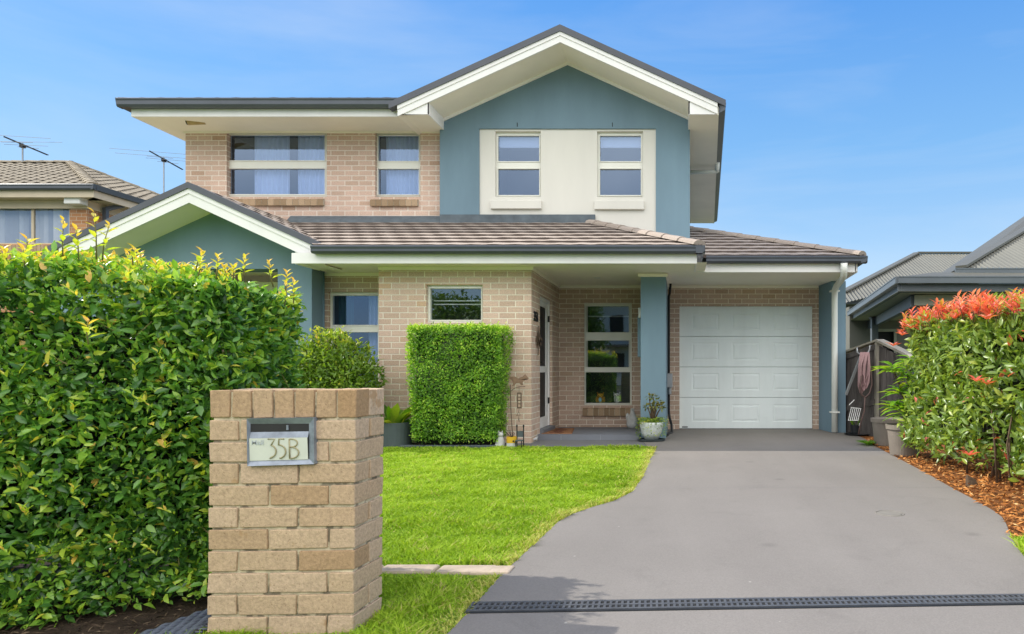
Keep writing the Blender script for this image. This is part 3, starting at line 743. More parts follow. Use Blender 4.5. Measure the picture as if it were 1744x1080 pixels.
m.tube([q0, q0.lerp(q1, .6), q1], .045, 12); m.tube([q1 + Vector((.02,0,.02)), q1, q2 - Vector((.3,0,0.01))], .04, 12)
m.build('downpipe', M['pipe'], house, smooth=True)

def gutter_x(mb, x0, x1, y0, ztop, h=.105, w=.12, mitre=True):
    """quad-profile gutter along X with a rolled front lip; y0 is the front face"""
    prof = [(y0+.012, ztop), (y0, ztop-.012), (y0+.002, ztop-.03), (y0+.012, ztop-.045), (y0+.012, ztop-h*.75), (y0+.035, ztop-h), (y0+w, ztop-h), (y0+w, ztop-.01), (y0+w-.01, ztop-.01), (y0+w-.01, ztop-h+.01), (y0+.03, ztop-h+.014), (y0+.02, ztop-.004)]
    mb.prism_x(prof, x0, x1)
# ---- upper left eave
YE = 10.98; zf = 5.14
xE0 = P(223.5, 0, YE).x
m = MB(); m.box(xE0, xw0-.005, YE, YE+.025, zf-.005, zf+.115); m.box(xE0-.001, xE0+.024, YE+.026, 19, zf-.005, zf+.115); m.build('fascia', M['white'], house)
m = MB(); m.face([(xE0+.02,YE+.02,zf),(xw0+.1,YE+.02,zf),(xw0+.1,YU+.02,zf),(xE0+.02,YU+.02,zf)]); m.face([(xE0+.02,YU+.02,zf),(xl+.05,YU+.02,zf),(xl+.05,19,zf),(xE0+.02,19,zf)])
m.build('eave_soffit', M['soffit'], house)
m = MB(); m.prism_x([(YU-.02, zf-.03),(YU-.001, zf-.03),(YU-.001, zf-.002),(YU-.02, zf-.002)], xl-.02, gx0)
m.build('cornice_strip', M['soffit'], house)
m = MB(); gutter_x(m, xE0-.14, xw0+.012, YE-.14, zf+.25, .14, .138)
m.hexa([(xE0-.14,YE-.12,zf+.12),(xE0-.003,YE-.003,zf+.12),(xE0-.003,19,zf+.12),(xE0-.12,19,zf+.12)], [(xE0-.15,YE-.135,zf+.249),(xE0-.003,YE-.003,zf+.249),(xE0-.003,19,zf+.249),(xE0-.15,19,zf+.249)])
m.build('gutter', M['gutter'], house)
m = MB(); ze = zf + .235
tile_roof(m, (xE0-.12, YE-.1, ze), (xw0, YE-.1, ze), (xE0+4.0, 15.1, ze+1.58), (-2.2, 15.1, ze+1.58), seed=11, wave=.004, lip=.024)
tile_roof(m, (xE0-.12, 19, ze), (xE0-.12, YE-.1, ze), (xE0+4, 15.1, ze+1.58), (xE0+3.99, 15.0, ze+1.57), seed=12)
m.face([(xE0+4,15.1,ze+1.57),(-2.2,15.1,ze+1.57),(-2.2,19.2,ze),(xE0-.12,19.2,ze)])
m.build('upper_roof', M['tile'], house)
m = MB(); q = P(333, 209, 11.25)
m.tube([q + Vector((.02,.02,.09)), q + Vector((.05,.0,.03))], .035, 12); m.tube([q + Vector((.12,.05,.04)), q + Vector((-.11,-.03,.0))], .05, 14); m.cur = 1
m.tube([q + Vector((-.10,-.028,.002)), q + Vector((-.125,-.035,-.003))], .044, 14)
m.build('sensor_light', [M['lamp'], M['black']], house, smooth=False)
m = MB(); q = P(1198, 216, 11.6)
m.ball((q.x, q.y, q.z+.01), .07, .07, .07); m.cur = 1; m.tube([(q.x, q.y-.04, q.z+.03), (q.x, q.y-.085, q.z+.035)], .05, 14)
m.build('sensor_light', [M['lamp'], M['black']], house)

# ---- lower front walls
Z0, ZC = -.03, 2.56
xF0, xF1 = P(645, 0, 9.9).x, P(905, 0, 9.9).x
XS = xF1
hw = px_rect(726, 485, 822, 549.5, 9.9)
m = MB(); wall_y(m, 9.9, xF0, xF1, Z0, ZC, [hw], .09)
m.face([(xF0,9.9,Z0),(xF0,10.6,Z0),(xF0,10.6,ZC),(xF0,9.9,ZC)])
m.build('front_brick_wall', M['brickF'], house)
Yf = 9.96
def R(*a): return px_rect(*a, Yf)
w = window(house, R(725.5, 484, 823, 550), Yf, [R(733, 491.5, 819.5, 545)], M['glass'])
bl = MB(); 
for k in range(2):
    z = P(0, 512 + 6 * k, Yf + .1).z; bl.box(hw[0]+.05, hw[1]-.05, Yf+.1, Yf+.115, z-.012, z+.004)
bl.build('blind', M['blind'], w)
# recessed wall with the tall window
YL = 10.55; xL0 = P(553, 0, YL).x
hl = px_rect(559, 497, 645, 715, YL); hl = (hl[0], xF0 - .001, hl[2], hl[3])
m = MB(); wall_y(m, YL, xL0, xF0, Z0, ZC, [hl], .09); m.build('recess_brick_wall', M['brickP'], house)
Yf = YL + .06
w = window(house, (hl[0], xF0-.002, hl[2], hl[3]), Yf, [R2 for R2 in (px_rect(566, 503.5, 644, 553.5, Yf), px_rect(566, 566, 644, 617, Yf), px_rect(566, 629, 644, 706, Yf))], M['glassU'])
drape(w, P(566,0,Yf).x, P(592,0,Yf).x, hl[2], hl[3], Yf+.2, M['teal'], 4)
drape(w, P(618,0,Yf).x, P(646,0,Yf).x, hl[2], hl[3], Yf+.2, M['curtain'], 4)
# left portico: blue wall with an open bay
YQ = 10.12; xQ1 = P(531, 0, YQ).x; xO1 = P(473, 0, YQ).x; XB = -6.903; SB = .46
def soffb(x): return 3.41 - SB * abs(x - XB)
zO = P(0, 448, YQ).z
m = MB(); wall_y(m, YQ, -9.4, xQ1, Z0, 2.56, [(-8.2, xO1, Z0, 2.56)], .36)
m.face([(-8.72,YQ,2.56),(xQ1,YQ,2.56),(xQ1,YQ,2.76),(XB,YQ,3.43),(-8.72,YQ,2.6)]) if False else None
wall_y(m, YQ, -8.2, xO1, zO, 2.56001, [], .1) if zO < 2.56 else None
m.face([(-9.4,YQ,2.56),(xQ1,YQ,2.56),(xQ1,YQ,soffb(xQ1)+.02),(XB,YQ,3.43),(-9.4,YQ,soffb(-9.4)+.02 if soffb(-9.4) > 2.56 else 2.56)])
m.face([(xQ1,YQ,Z0),(xL0,YL,Z0),(xL0,YL,ZC+.2),(xQ1,YQ,ZC+.2)]); m.face([(-9.4,YQ,Z0),(-9.4,19,Z0),(-9.4,19,2.6),(-9.4,YQ,2.6)])
m.face([(xO1,YQ+.36,Z0),(xQ1,YQ+.36,Z0),(xQ1,YQ+.36,2.56),(xO1,YQ+.36,2.56)])
m.build('portico_wall', M['blue'], house)
m = MB(); m.box(-9.3, xL0, 12.3, 12.4, Z0, 2.7); m.box(-9.3, -9.2, 10.5, 12.3, Z0, 2.7); m.build('portico_back_wall', M['brickP'], house)
m = MB(); m.face([(-9.3,YQ+.01,2.63),(xL0-.02,YQ+.01,2.63),(xL0-.02,12.3,2.63),(-9.3,12.3,2.63)]); m.box(-9.2, xL0-.1, 11.2, 11.3, 2.36, 2.50); m.build('portico_ceiling', M['soffit'], house)

# ---- porch side wall with the front door (X = XS)
YPW = 12.14
d0, d1, dz0, dz1 = 10.50, 11.50, .13, 2.22
m = MB()
for (a, b, c, d) in ((9.9, d0, Z0, ZC), (d1, YPW, Z0, ZC), (d0, d1, dz1, ZC), (d0, d1, Z0, dz0-.02)):
    m.face([(XS,a,c),(XS,b,c),(XS,b,d),(XS,a,d)])
xr = XS - .10
m.face([(XS,d0,dz0),(XS,d0,dz1),(xr,d0,dz1),(xr,d0,dz0)]); m.face([(XS,d1,dz0),(xr,d1,dz0),(xr,d1,dz1),(XS,d1,dz1)]); m.face([(XS,d0,dz1),(XS,d1,dz1),(xr,d1,dz1),(xr,d0,dz1)])
m.build('porch_side_wall', M['brickF'], house)
m = MB(); fx = XS - .06
m.box(fx-.05, fx+.02, d0, d0+.06, dz0, dz1); m.box(fx-.05, fx+.02, d1-.06, d1, dz0, dz1); m.box(fx-.05, fx+.02, d0+.06, d1-.06, dz1-.06, dz1)
m.box(fx-.05, fx, d1-.19, d1-.061, dz0, dz1-.061); m.box(fx-.05, fx, d0+.061, d0+.14, dz0, dz1-.061); m.box(fx-.05, fx, d0+.14, d1-.19, 1.02, 1.12)
m.box(fx-.05, fx, d0+.14, d1-.19, dz0, .3); m.box(fx-.05, fx, d0+.14, d1-.19, dz1-.14, dz1-.061)
door = m.build('front_door', M['white'], house, bevel=.003)
m = MB(); m.box(fx-.04, fx-.02, d0+.141, d1-.191, .301, 1.019); m.build('screen_panel', M['black'], door); m = MB(); m.box(fx-.04, fx-.02, d0+.141, d1-.191, 1.121, dz1-.141); m.build('screen_panel', M['black'], door)
for z in (.5, 1.86): m = MB(); m.box(fx+.0, fx+.028, d1-.075, d1-.055, z, z+.1); m.build('hinge', M['black'], door)
m = MB(); m.box(fx+.001, fx+.03, d0+.09, d0+.13, 1.05, 1.25); m.tube([(fx+.03,d0+.11,1.18),(fx+.07,d0+.11,1.18),(fx+.07,d0+.2,1.18)], .012, 8); m.build('handle', M['black'], door)
m = MB(); m.box(XS-.12, XS+.05, d0-.0, d1+.0, .05, dz0-.003); m.build('door_step', M['slab'], house)

# ---- porch back wall and garage wall (Y = YPW)
hp = px_rect(994.5, 515.5, 1076, 690, YPW); hp = (hp[0], hp[1], hp[2], hp[3])
hg = (P(1157,0,YPW).x, P(1385,0,YPW).x, -.031, P(0,521,YPW).z)
m = MB(); wall_y(m, YPW, XS, 2.46, Z0, ZC, [hp, (hg[0], hg[1], Z0, hg[3])], .10)
m.build('porch_brick_wall', M['brickP'], house)
Yf = YPW + .06
def R(*a): return px_rect(*a, Yf)
w = window(house, R(994, 515, 1076.5, 690.5), Yf, [R(1000.5, 521.5, 1071, 566), R(1000.5, 580, 1071, 625.5), R(997.5, 634, 1073, 686.5)], M['glass'])
bl = MB(); z = P(0, 538, Yf+.1).z; bl.box(hp[0]+.06, hp[1]-.06, Yf+.1, Yf+.115, z-.02, z); bl.build('blind', M['blind'], w)
s1 = P(992.5, 692, YPW); s2 = P(1074.5, 708, YPW); brick_sill(s1.x, s2.x, s1.z, s2.z, YPW, 9, 8)
# garage door: four hinged panels with pressed rectangles
m = MB(); YD = YPW + .085
gx0_, gx1_ = hg[0] + .002, hg[1] - .002; rows = [521.5, 573, 625, 677, 731.6]
cols = [(1178,1225),(1246,1294),(1316,1362)]; prow = [(534,562),(583,614),(635.5,665),(688.5,718.5)]
for r in range(4):
    zt, zbm = P(0, rows[r], YD).z - .004, max(P(0, rows[r+1], YD).z + .004, .006)
    holes = []
    for (a, b) in cols:
        q0, q1 = P(a, prow[r][0], YD), P(b, prow[r][1], YD); holes.append((q0.x, q1.x, q1.z, q0.z))
    wall_y(m, YD, gx0_, gx1_, zbm, zt, holes, .0)
    m.face([(gx0_,YD,zbm),(gx1_,YD,zbm),(gx1_,YD+.05,zbm-.004),(gx0_,YD+.05,zbm-.004)]); m.face([(gx0_,YD,zt),(gx1_,YD,zt),(gx1_,YD+.05,zt+.004),(gx0_,YD+.05,zt+.004)])
    for (a, b, c, d) in holes:
        def ring(i0, y0_, i1, y1_):
            o = [(a+i0,c+i0),(b-i0,c+i0),(b-i0,d-i0),(a+i0,d-i0)]; n_ = [(a+i1,c+i1),(b-i1,c+i1),(b-i1,d-i1),(a+i1,d-i1)]
            for k in range(4):
                k2 = (k + 1) % 4; m.face([(o[k][0],y0_,o[k][1]),(o[k2][0],y0_,o[k2][1]),(n_[k2][0],y1_,n_[k2][1]),(n_[k][0],y1_,n_[k][1])])
        ring(0, YD, .02, YD+.007); ring(.02, YD+.007, .055, YD-.002)
        i = .055; m.face([(a+i,YD-.002,c+i),(b-i,YD-.002,c+i),(b-i,YD-.002,d-i),(a+i,YD-.002,d-i)])
m.box(gx0_, gx1_, YD+.05, YD+.06, 0.0, hg[3])
gd = m.build('garage_door', M['garage'], house)
m = MB(); q = P(1165, 727.5, YD); m.box(q.x-.035, q.x+.065, YD-.004, YD-.0005, q.z-.008, q.z+.012); m.build('maker_plate', M['black'], gd)
m = MB(); m.box(gx0_, gx1_, YD-.01, YD+.03, .001, .012); m.build('bottom_seal', M['blackplastic'], gd)

# ---- pillars
pY0 = 10.57; pxL, pxR = P(1091, 0, pY0).x, P(1134, 0, pY0).x
m = MB(); m.box(pxL, pxR, pY0, YPW+.001, -.02, 2.553); m.build('porch_pillar', M['blue'], house, bevel=.006)
m = MB(); m.box(pxL-.035, pxR+.03, pY0-.03, YPW-.001, 2.50, 2.552); m.build('pillar_capping', M['soffit'], house)
gY0 = 11.5
gl = P(1416.7,0,gY0).x; glb = P(1394.5,0,YPW).x; gr = P(1440.5,0,gY0).x
m = MB(); m.prism_z([(gl,gY0),(gr,gY0),(gr,19),(glb,19),(glb,YPW-.001)], -.02, 2.553); m.build('garage_pillar', M['blue'], house)
# meter box, meter light, cable and isolator on the porch pillar
m = MB(); m.box(pxL-.075, pxL-.001, 11.0, 11.5, P(0,608,11.2).z, P(0,540,11.2).z); m.build('meter_box', M['blue'], house, bevel=.006)
m = MB(); m.box(pxL-.055, pxL-.001, 10.9, 10.98, P(0,541,10.9).z, P(0,524,10.9).z); m.build('wall_light', M['whitepaint'], house, bevel=.006)
m = MB(); cx = pxR + .02; cy = 11.9
pts = [P(1142.5,478,cy), P(1140.5,500,cy), P(1139,505,cy), P(1139,560,cy), P(1139,640,cy), P(1139,700,cy), P(1140.5,712,cy), P(1144,722,cy)+Vector((0,-.2,0)), P(1145,733,cy)+Vector((0,-.5,0)), P(1139,738,11.2), P(1134,748,10.7)]
m.tube(pts, .022, 8); m.build('power_cable', M['black'], house, smooth=True)
m = MB(); q = P(1141, 660, 11.8); m.box(q.x-.05, q.x+.045, 11.7, 11.82, q.z, P(0,636,11.8).z); m.tube([(q.x, 11.75, q.z), (q.x, 11.75, q.z-.12)], .03, 8); m.build('isolator_box', M['galv'], house, bevel=.008)

# ---- lower eaves: fascia, gutter, ceiling
xg0, xg1 = P(530,0,9.4).x, P(1201,0,9.4).x
m = MB(); m.box(-5.42, P(1187,0,9.5).x, 9.5, 9.525, 2.545, 2.69); m.box(P(1187,0,9.5).x-.025, P(1187,0,9.5).x, 9.526, 10.35, 2.545, 2.69)
m.box(P(1188,0,10.33).x, P(1457,0,10.33).x, 10.36, 10.385, 2.545, 2.69); m.hexa([(2.66,10.386,2.545),(2.685,10.386,2.545),(2.95,19,2.545),(2.925,19,2.545)], [(2.66,10.386,2.69),(2.685,10.386,2.69),(2.95,19,2.69),(2.925,19,2.69)])
m.build('fascia', M['white'], house)
m = MB(); gutter_x(m, xg0, xg1, 9.37, 2.775, .105, .127)
xgc = P(1203,0,10.25).x
m.prism_y([(xg1-.13,2.67),(xg1-.035,2.67),(xg1-.012,2.70),(xg1,2.775),(xg1-.014,2.775),(xg1-.13,2.765)], 9.3705, 10.36)
gutter_x(m, xgc, 2.80, 10.235, 2.775, .105, .122)
m.hexa([(2.70,10.25,2.67),(2.77,10.24,2.68),(3.05,19,2.68),(2.96,19,2.67)], [(2.70,10.25,2.765),(2.80,10.237,2.774),(3.08,19,2.774),(2.96,19,2.765)])
m.build('gutter', M['gutter'], house)
m = MB()
m.face([(-5.42,9.5,ZC),(.36,9.5,ZC),(.36,YPW,ZC),(-5.42,YPW,ZC)]); m.face([(.36,10.36,ZC),(2.68,10.36,ZC),(2.93,19,ZC),(.36,19,ZC)])
m.build('porch_ceiling', M['soffit'], house)
m = MB()
for (a, b, y) in ((xF0, xF1+.03, 9.9), (xL0, xF0, YL), (XS, pxL, YPW), (pxR, 2.44, YPW)):
    m.box(a, b, y-.028, y-.001, ZC-.05, ZC-.002)
m.box(XS+.001, XS+.028, 9.9, YPW, ZC-.05, ZC-.003)
m.build('cornice_strip', M['soffit'], house)
m = MB(); q = P(1017, 475, 11.1); m.lathe([(.001,-.006),(.05,-.008),(.055,-.001)], (q.x, 11.1, ZC), 18); m.build('downlight', M['whitepaint'], house)
m = MB(); y = 10.16; xq = P(1421.5,0,y).x
q3 = P(1421.5,510,gY0-.07)
m.tube([P(1437.5,448,10.27), P(1437.5,462,10.3), P(1436.5,472,10.45), P(1425,487,11.2), P(1422,494,11.38), q3, P(1421.5,600,gY0-.07), P(1421.5,736,gY0-.07)], .052, 14)
dp = m.build('downpipe', M['pipe'], house, smooth=True)
for py in (496, 702): m = MB(); q = P(1421.5, py, gY0-.07); m.box(q.x-.075, q.x+.075, gY0-.13, gY0-.001, q.z-.012, q.z+.012); m.build('pipe_bracket', M['pipe'], dp)

# ---- lower tiled roofs
T36 = .36
m = MB()
zE = 2.765
hipx, hipy = xg1 - .05, 9.42
topP = P(1010, 377, YU); zT = zE + T36 * (YU - 9.42)
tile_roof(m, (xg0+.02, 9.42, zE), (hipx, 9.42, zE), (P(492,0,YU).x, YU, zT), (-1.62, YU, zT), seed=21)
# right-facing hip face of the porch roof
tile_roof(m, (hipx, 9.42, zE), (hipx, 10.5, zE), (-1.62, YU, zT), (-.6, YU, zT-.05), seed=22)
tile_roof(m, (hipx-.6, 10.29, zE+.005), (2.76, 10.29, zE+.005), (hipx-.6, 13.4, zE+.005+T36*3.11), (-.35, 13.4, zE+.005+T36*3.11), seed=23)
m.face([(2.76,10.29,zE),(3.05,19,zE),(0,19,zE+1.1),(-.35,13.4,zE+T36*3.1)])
roof = m.build('lower_roof', M['tile'], house)
m = MB(); ridge_caps(m, (hipx-.02, 9.43, zE+.04), (-1.62, YU, zT+.02), .11, .40, 3); m.build('ridge_caps', M['tile'], roof); m = MB(); ridge_caps(m, (2.74, 10.30, zE+.04), (-.35, 13.4, zE+T36*3.11+.02), .11, .42, 4)
m.build('ridge_caps', M['tile'], roof)
m = MB(); m.hexa([(P(495,0,YU).x,YU-.14,zT-.03),(-1.45,YU-.14,zT-.03),(-1.45,YU-.004,zT+.02),(P(495,0,YU).x,YU-.004,zT+.02)], [(P(495,0,YU).x,YU-.10,zT+.03),(-1.45,YU-.10,zT+.03),(-1.45,YU-.004,zT+.11),(P(495,0,YU).x,YU-.004,zT+.11)])
m.box(gx0, -1.45, YG-.012, YG-.002, zT-.05, zT+.10)
m.box(gx1-.5, gx1+.02, YG-.02, YG-.003, zE+T36*1.15, zE+T36*1.4)
m.build('flashing', M['flash'], house)

# ---- left portico gable
YB2 = 9.58; xwR = P(552,0,YB2).x; xdR = -5.02
m = MB()
for xe in (-8.72, xwR):
    poly = [(XB, soffb(XB)), (xe, soffb(xe)), (xe, soffb(xe)+.195), (XB, soffb(XB)+.195)]
    m.prism_y(poly if xe > XB else poly[::-1], YB2, YB2+.035)
    poly = [(XB, soffb(XB)+.13), (xe, soffb(xe)+.13), (xe, soffb(xe)+.197), (XB, soffb(XB)+.197)]
    m.prism_y(poly if xe > XB else poly[::-1], YB2-.012, YB2-.001)
xbx = P(504,0,YB2).x
m.face([(xbx,YB2+.02,2.55),(xwR+.02,YB2+.02,2.55),(xwR+.02,YB2+.02,soffb(xwR)+.02),(xbx,YB2+.02,soffb(xbx)+.02)]); m.box(xbx-.02, xbx, YB2+.02, YQ+.1, 2.548, soffb(xbx)+.01)
m.build('barge_board', M['white'], house)
m = MB()
for xe in (-8.86, xdR):
    poly = [(XB, soffb(XB)+.198), (xe, soffb(xe)+.198), (xe, soffb(xe)+.285), (XB, soffb(XB)+.285)]
    m.prism_y(poly if xe > XB else poly[::-1], YB2-.03, YB2+.14)
m.build('barge_cap', M['cap'], house)
m = MB(); zt = lambda x: soffb(x) + .268
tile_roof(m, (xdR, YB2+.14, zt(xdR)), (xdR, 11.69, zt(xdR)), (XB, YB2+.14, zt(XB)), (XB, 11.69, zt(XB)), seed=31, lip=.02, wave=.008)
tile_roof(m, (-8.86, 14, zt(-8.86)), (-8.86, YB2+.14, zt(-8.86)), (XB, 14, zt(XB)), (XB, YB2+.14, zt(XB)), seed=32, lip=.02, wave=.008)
m.build('portico_roof', M['tile'], house)
m = MB(); m.face([(XB,YB2+.03,soffb(XB)),(xwR,YB2+.03,soffb(xwR)),(xwR,YQ+.02,soffb(xwR)),(XB,YQ+.02,soffb(XB))]); m.face([(-8.72,YB2+.03,soffb(-8.72)),(XB,YB2+.03,soffb(XB)),(XB,YQ+.02,soffb(XB)),(-8.72,YQ+.02,soffb(-8.72))])
m.face([(xbx,YB2+.02,2.553),(-5.3,YB2+.02,2.553),(-5.3,YL,2.553),(xbx,YL,2.553)])
m.build('portico_soffit', M['soffit'], house)

# ---- house number on the porch side wall (Text curves turned into meshes)
def text_mesh(name, body, size, mat, parent, loc, rot, extrude=.004, sx=1.0, offset=0.0):
    cu = bpy.data.curves.new(name + '_curve', 'FONT'); cu.body = body; cu.size = size; cu.extrude = extrude; cu.offset = offset
    cu.align_x = 'CENTER'; cu.align_y = 'CENTER'
    t = bpy.data.objects.new('tmp', cu); COL.objects.link(t); bpy.context.view_layer.update()
    me = bpy.data.meshes.new_from_object(t.evaluated_get(bpy.context.evaluated_depsgraph_get())); me.name = name
    bpy.data.objects.remove(t); bpy.data.curves.remove(cu)
    me.materials.clear(); me.materials.append(mat)
    o = bpy.data.objects.new(name, me); COL.objects.link(o); o.parent = parent
    off = Vector((0,0,0)); q = parent
    while q is not None: off += q.location; q = q.parent
    o.location = Vector(loc) - off; o.rotation_euler = rot; o.scale = (sx, 1, 1)
    return o
text_mesh('house_number', '35B', .20, M['black'], house, (XS+.006, 10.18, P(0,540,10.15).z), (math.pi/2, 0, math.pi/2), .005, .95, .004)

# porch slab (floor tiles on a raised step)
m = MB(); sx0, sx1, sy0, sy1 = XS+.002, pxL-.002, 10.32, YPW-.002
m.hexa([(sx0-.03,sy0,-.02),(sx1,sy0,-.02),(sx1,sy1,-.02),(sx0-.0,sy1,-.02)], [(sx0-.03,sy0,.085),(sx1,sy0,.085),(sx1,sy1,.042),(sx0,sy1,.042)])
m.cur = 1
for px in (955.5, 1022.5): x = P(px,0,sy0).x; m.box(x-.002, x+.002, sy0-.0015, sy0-.0004, -.0, .0835)
tag(m.build('porch_step', [M['slab'], M['galv']]), 'grey tiled step across the porch in front of the door', 'step')
# small white drain spreader at the corner of the brick wall
m = MB(); a, b, c = P(903,749,10.0), P(912,748,10.1), P(914.5,744,10.2)
m.tube([a, b, c], .022, 8)
tag(m.build('drain_spout', M['stone'], smooth=True), 'short pale drain spout at the foot of the brick wall corner', 'pipe')

# ================================================================== BRICK LETTERBOX PILLAR
PB = MB(); mort = MB()
pill = thing('letterbox_pillar', (-1.6, 2.86, 0), 'brick letterbox pillar with steel mail slot numbered 35B beside the lawn', 'letterbox')
A0 = P(355, 0, 2.745).x; B0 = P(603.5, 0, 2.765).x
LT = Vector((A0, 2.745, 0)); RT = Vector((B0, 2.768, 0)); RB = Vector((P(652.5,0,3.005).x, 3.005, 0)); LB = LT + (RB - RT)
zs_top = P(0, 664.5, 2.75).z
lean = .012
def pp(u, v, z):
    """u along the front 0..1, v into the depth 0..1"""
    p = LT + (RT - LT) * u + (LB - LT) * v; return Vector((p.x + lean * (z - .5), p.y, z))
Lf = (RT - LT).length; Ld = (RB - RT).length
def brick(mb, u0, u1, v0, v1, z0, z1, rr):
    j = lambda: rr.uniform(-.0022, .0022)
    mb.hexa([pp(u0,v0,z0)+Vector((j(),j(),j())), pp(u1,v0,z0)+Vector((j(),j(),j())), pp(u1,v1,z0)+Vector((j(),j(),j())), pp(u0,v1,z0)+Vector((j(),j(),j()))],
            [pp(u0,v0,z1)+Vector((j(),j(),j())), pp(u1,v0,z1)+Vector((j(),j(),j())), pp(u1,v1,z1)+Vector((j(),j(),j())), pp(u0,v1,z1)+Vector((j(),j(),j()))])
rr = random.Random(5)
course = .0882; solH = .112; zc = zs_top
def tb(): 
    t = rr.gauss(.62, .16); 
    if rr.random() < .06: t = rr.uniform(.12, .28)
    return min(max(t, 0), 1)
# top course: bricks standing on end, then the return of three headers
fr_edges = [0, .138, .273, .411, .551, .690, .832, .955, 1.0]
n_sol = 7; g = .005 / Lf
eds = [i / 6.95 for i in range(8)]; eds[7] = 1.0
for i in range(7):
    PB.tint = tb() * .5 if i != 6 else .08; brick(PB, eds[i] + (g if i else 0), eds[i+1] - (g if i < 6 else 0), 0, .46 if i < 6 else .44, zc - solH, zc, rr)
for (a, b) in ((.46, .69), (.715, 1.0)):
    PB.tint = tb(); brick(PB, .84, 1.0, a, b, zc - solH, zc, rr)
for i in range(6):
    PB.tint = tb(); brick(PB, i/6.95 + g, (i+1)/6.95 - g, .49, 1.0, zc - solH, zc, rr)
z = zc - solH - .011; row = 0
h_, f_ = .116, .236     # header and stretcher incl. joint
slot_rows = (0, 1)
box_u = ((P(424,0,2.75).x - A0) / (B0 - A0), (P(536,0,2.75).x - A0) / (B0 - A0))
while z > -.1:
    z0 = z - course + .011
    if row % 2 == 0: cuts = [0, h_/Lf, (h_+f_)/Lf, 1.0]; side = [0, .5, 1.0]
    else: cuts = [0, f_/Lf, 2*f_/Lf, 1.0]; side = [0, 1.0]
    for i in range(3):
        PB.tint = tb()
        u0, u1 = cuts[i] + (g if i else 0), cuts[i+1] - (g if i < 2 else 0)
        if i == 2 and row % 2 == 0: brick(PB, u0, u1, 0, .475, z0, z, rr)
        elif i == 2: brick(PB, u0, u1, 0, 1.0, z0, z, rr)
        elif i == 0 and row % 2: brick(PB, u0, u1, 0, .475, z0, z, rr)
        else: brick(PB, u0, u1, 0, .475, z0, z, rr)
    if row % 2 == 0:
        PB.tint = tb(); brick(PB, 1 - f_/Lf, 1.0, .53, 1.0, z0, z, rr)
    PB.tint = tb(); brick(PB, 0, .45, .53, 1.0, z0, z, rr)
    PB.tint = tb(); brick(PB, .47, (1 - f_/Lf) - g*2, .53, 1.0, z0, z, rr)
    z -= course; row += 1
PB.build('brickwork', M['pbrick'], pill, bevel=.0035)
e = .010
mort.hexa([pp(e/Lf,e/Ld,-.05), pp(1-e/Lf,e/Ld,-.05), pp(1-e/Lf,1-e/Ld,-.05), pp(e/Lf,1-e/Ld,-.05)], [pp(e/Lf,e/Ld,zs_top-.008), pp(1-e/Lf,e/Ld,zs_top-.008), pp(1-e/Lf,1-e/Ld,zs_top-.008), pp(e/Lf,1-e/Ld,zs_top-.008)])
mort.build('mortar', M['mortar'], pill)
# steel letterbox set into the face
ub = lambda px: (P(px,0,2.75).x - A0) / (B0 - A0)
zb_ = lambda py: P(0, py, 2.735).z
def fp(px, py, out): # point on the pillar front, 'out' metres proud of it
    u = ub(px); p = LT + (RT - LT) * u; z = zb_(py); return Vector((p.x, p.y - out, z))
lb = MB()
def quad(mb, pts): mb.face([fp(*q) for q in pts])
O = [(424.5,713),(536,711.5),(536.5,791),(425.5,794)]; I = [(428,722.5),(525,722.5),(525,782.5),(428,785)]
for k in range(4):
    k2 = (k + 1) % 4
    quad(lb, [(*O[k], .018), (*O[k2], .018), (*I[k2], .006), (*I[k], .006)]) 
    quad(lb, [(*O[k], -.03), (*O[k2], -.03), (*O[k2], .018), (*O[k], .018)])
quad(lb, [(428,736.5,.0065),(525,735.5,.0065),(525,745.5,.014),(428,747,.014)])
frame_o = lb.build('letterbox', M['steel'], pill)
s = MB(); quad(s, [(427,721.5,.0062),(526,721.5,.0062),(526,786,.0062),(427,787,.0062)]); s.build('mail_slot', M['dark'], frame_o)
s = MB(); a = fp(490,724.5,.007); s.box(a.x-.004, a.x+.004, a.y-.004, a.y, fp(490,733,0).z, a.z); s.build('latch', M['steel'], frame_o)
s = MB(); quad(s, [(427.5,747,.0138),(524,745.5,.0138),(524.5,783.5,.010),(427.5,785.5,.010)]); pl = s.build('number_plate', M['plate'], frame_o)
def strokes(name, lines, r, mat, parent, out):
    m_ = MB()
    for ln in lines: m_.tube([fp(px, py, out) for px, py in ln], r, 8)
    return m_.build(name, mat, parent, smooth=True)
def arc(cx, cy, rx, ry, a0, a1, n=14): return [(cx + rx*math.cos(math.radians(a0+(a1-a0)*i/n)), cy + ry*math.sin(math.radians(a0+(a1-a0)*i/n))) for i in range(n+1)]
strokes('numerals', [
    [(458.5,748.2),(470,748),(463.5,759)] + arc(460.5,769,11.5,11,-75,85)[:-1] + [(462,781.5)],
    [(486,748),(476.8,748.2),(476.2,758.5)] + arc(476,769.5,12,11.5,-85,80),
    [(494,748),(494.6,781.5)],
    [(494,748.5),(497,748.4)] + arc(498,755,9.5,6.6,-85,85) + [(494.5,761.8)],
    [(494.5,762)] + arc(497.5,771.5,12,9.6,-85,88) + [(494.5,781.2)],
], .0029, M['gold'], frame_o, .0135)
q = fp(441.5, 754, .0145)
text_mesh('mail_text', 'Mail', .027, M['greytext'], frame_o, q, (math.pi/2, 0, 0), .0004, 1.15, .0003)

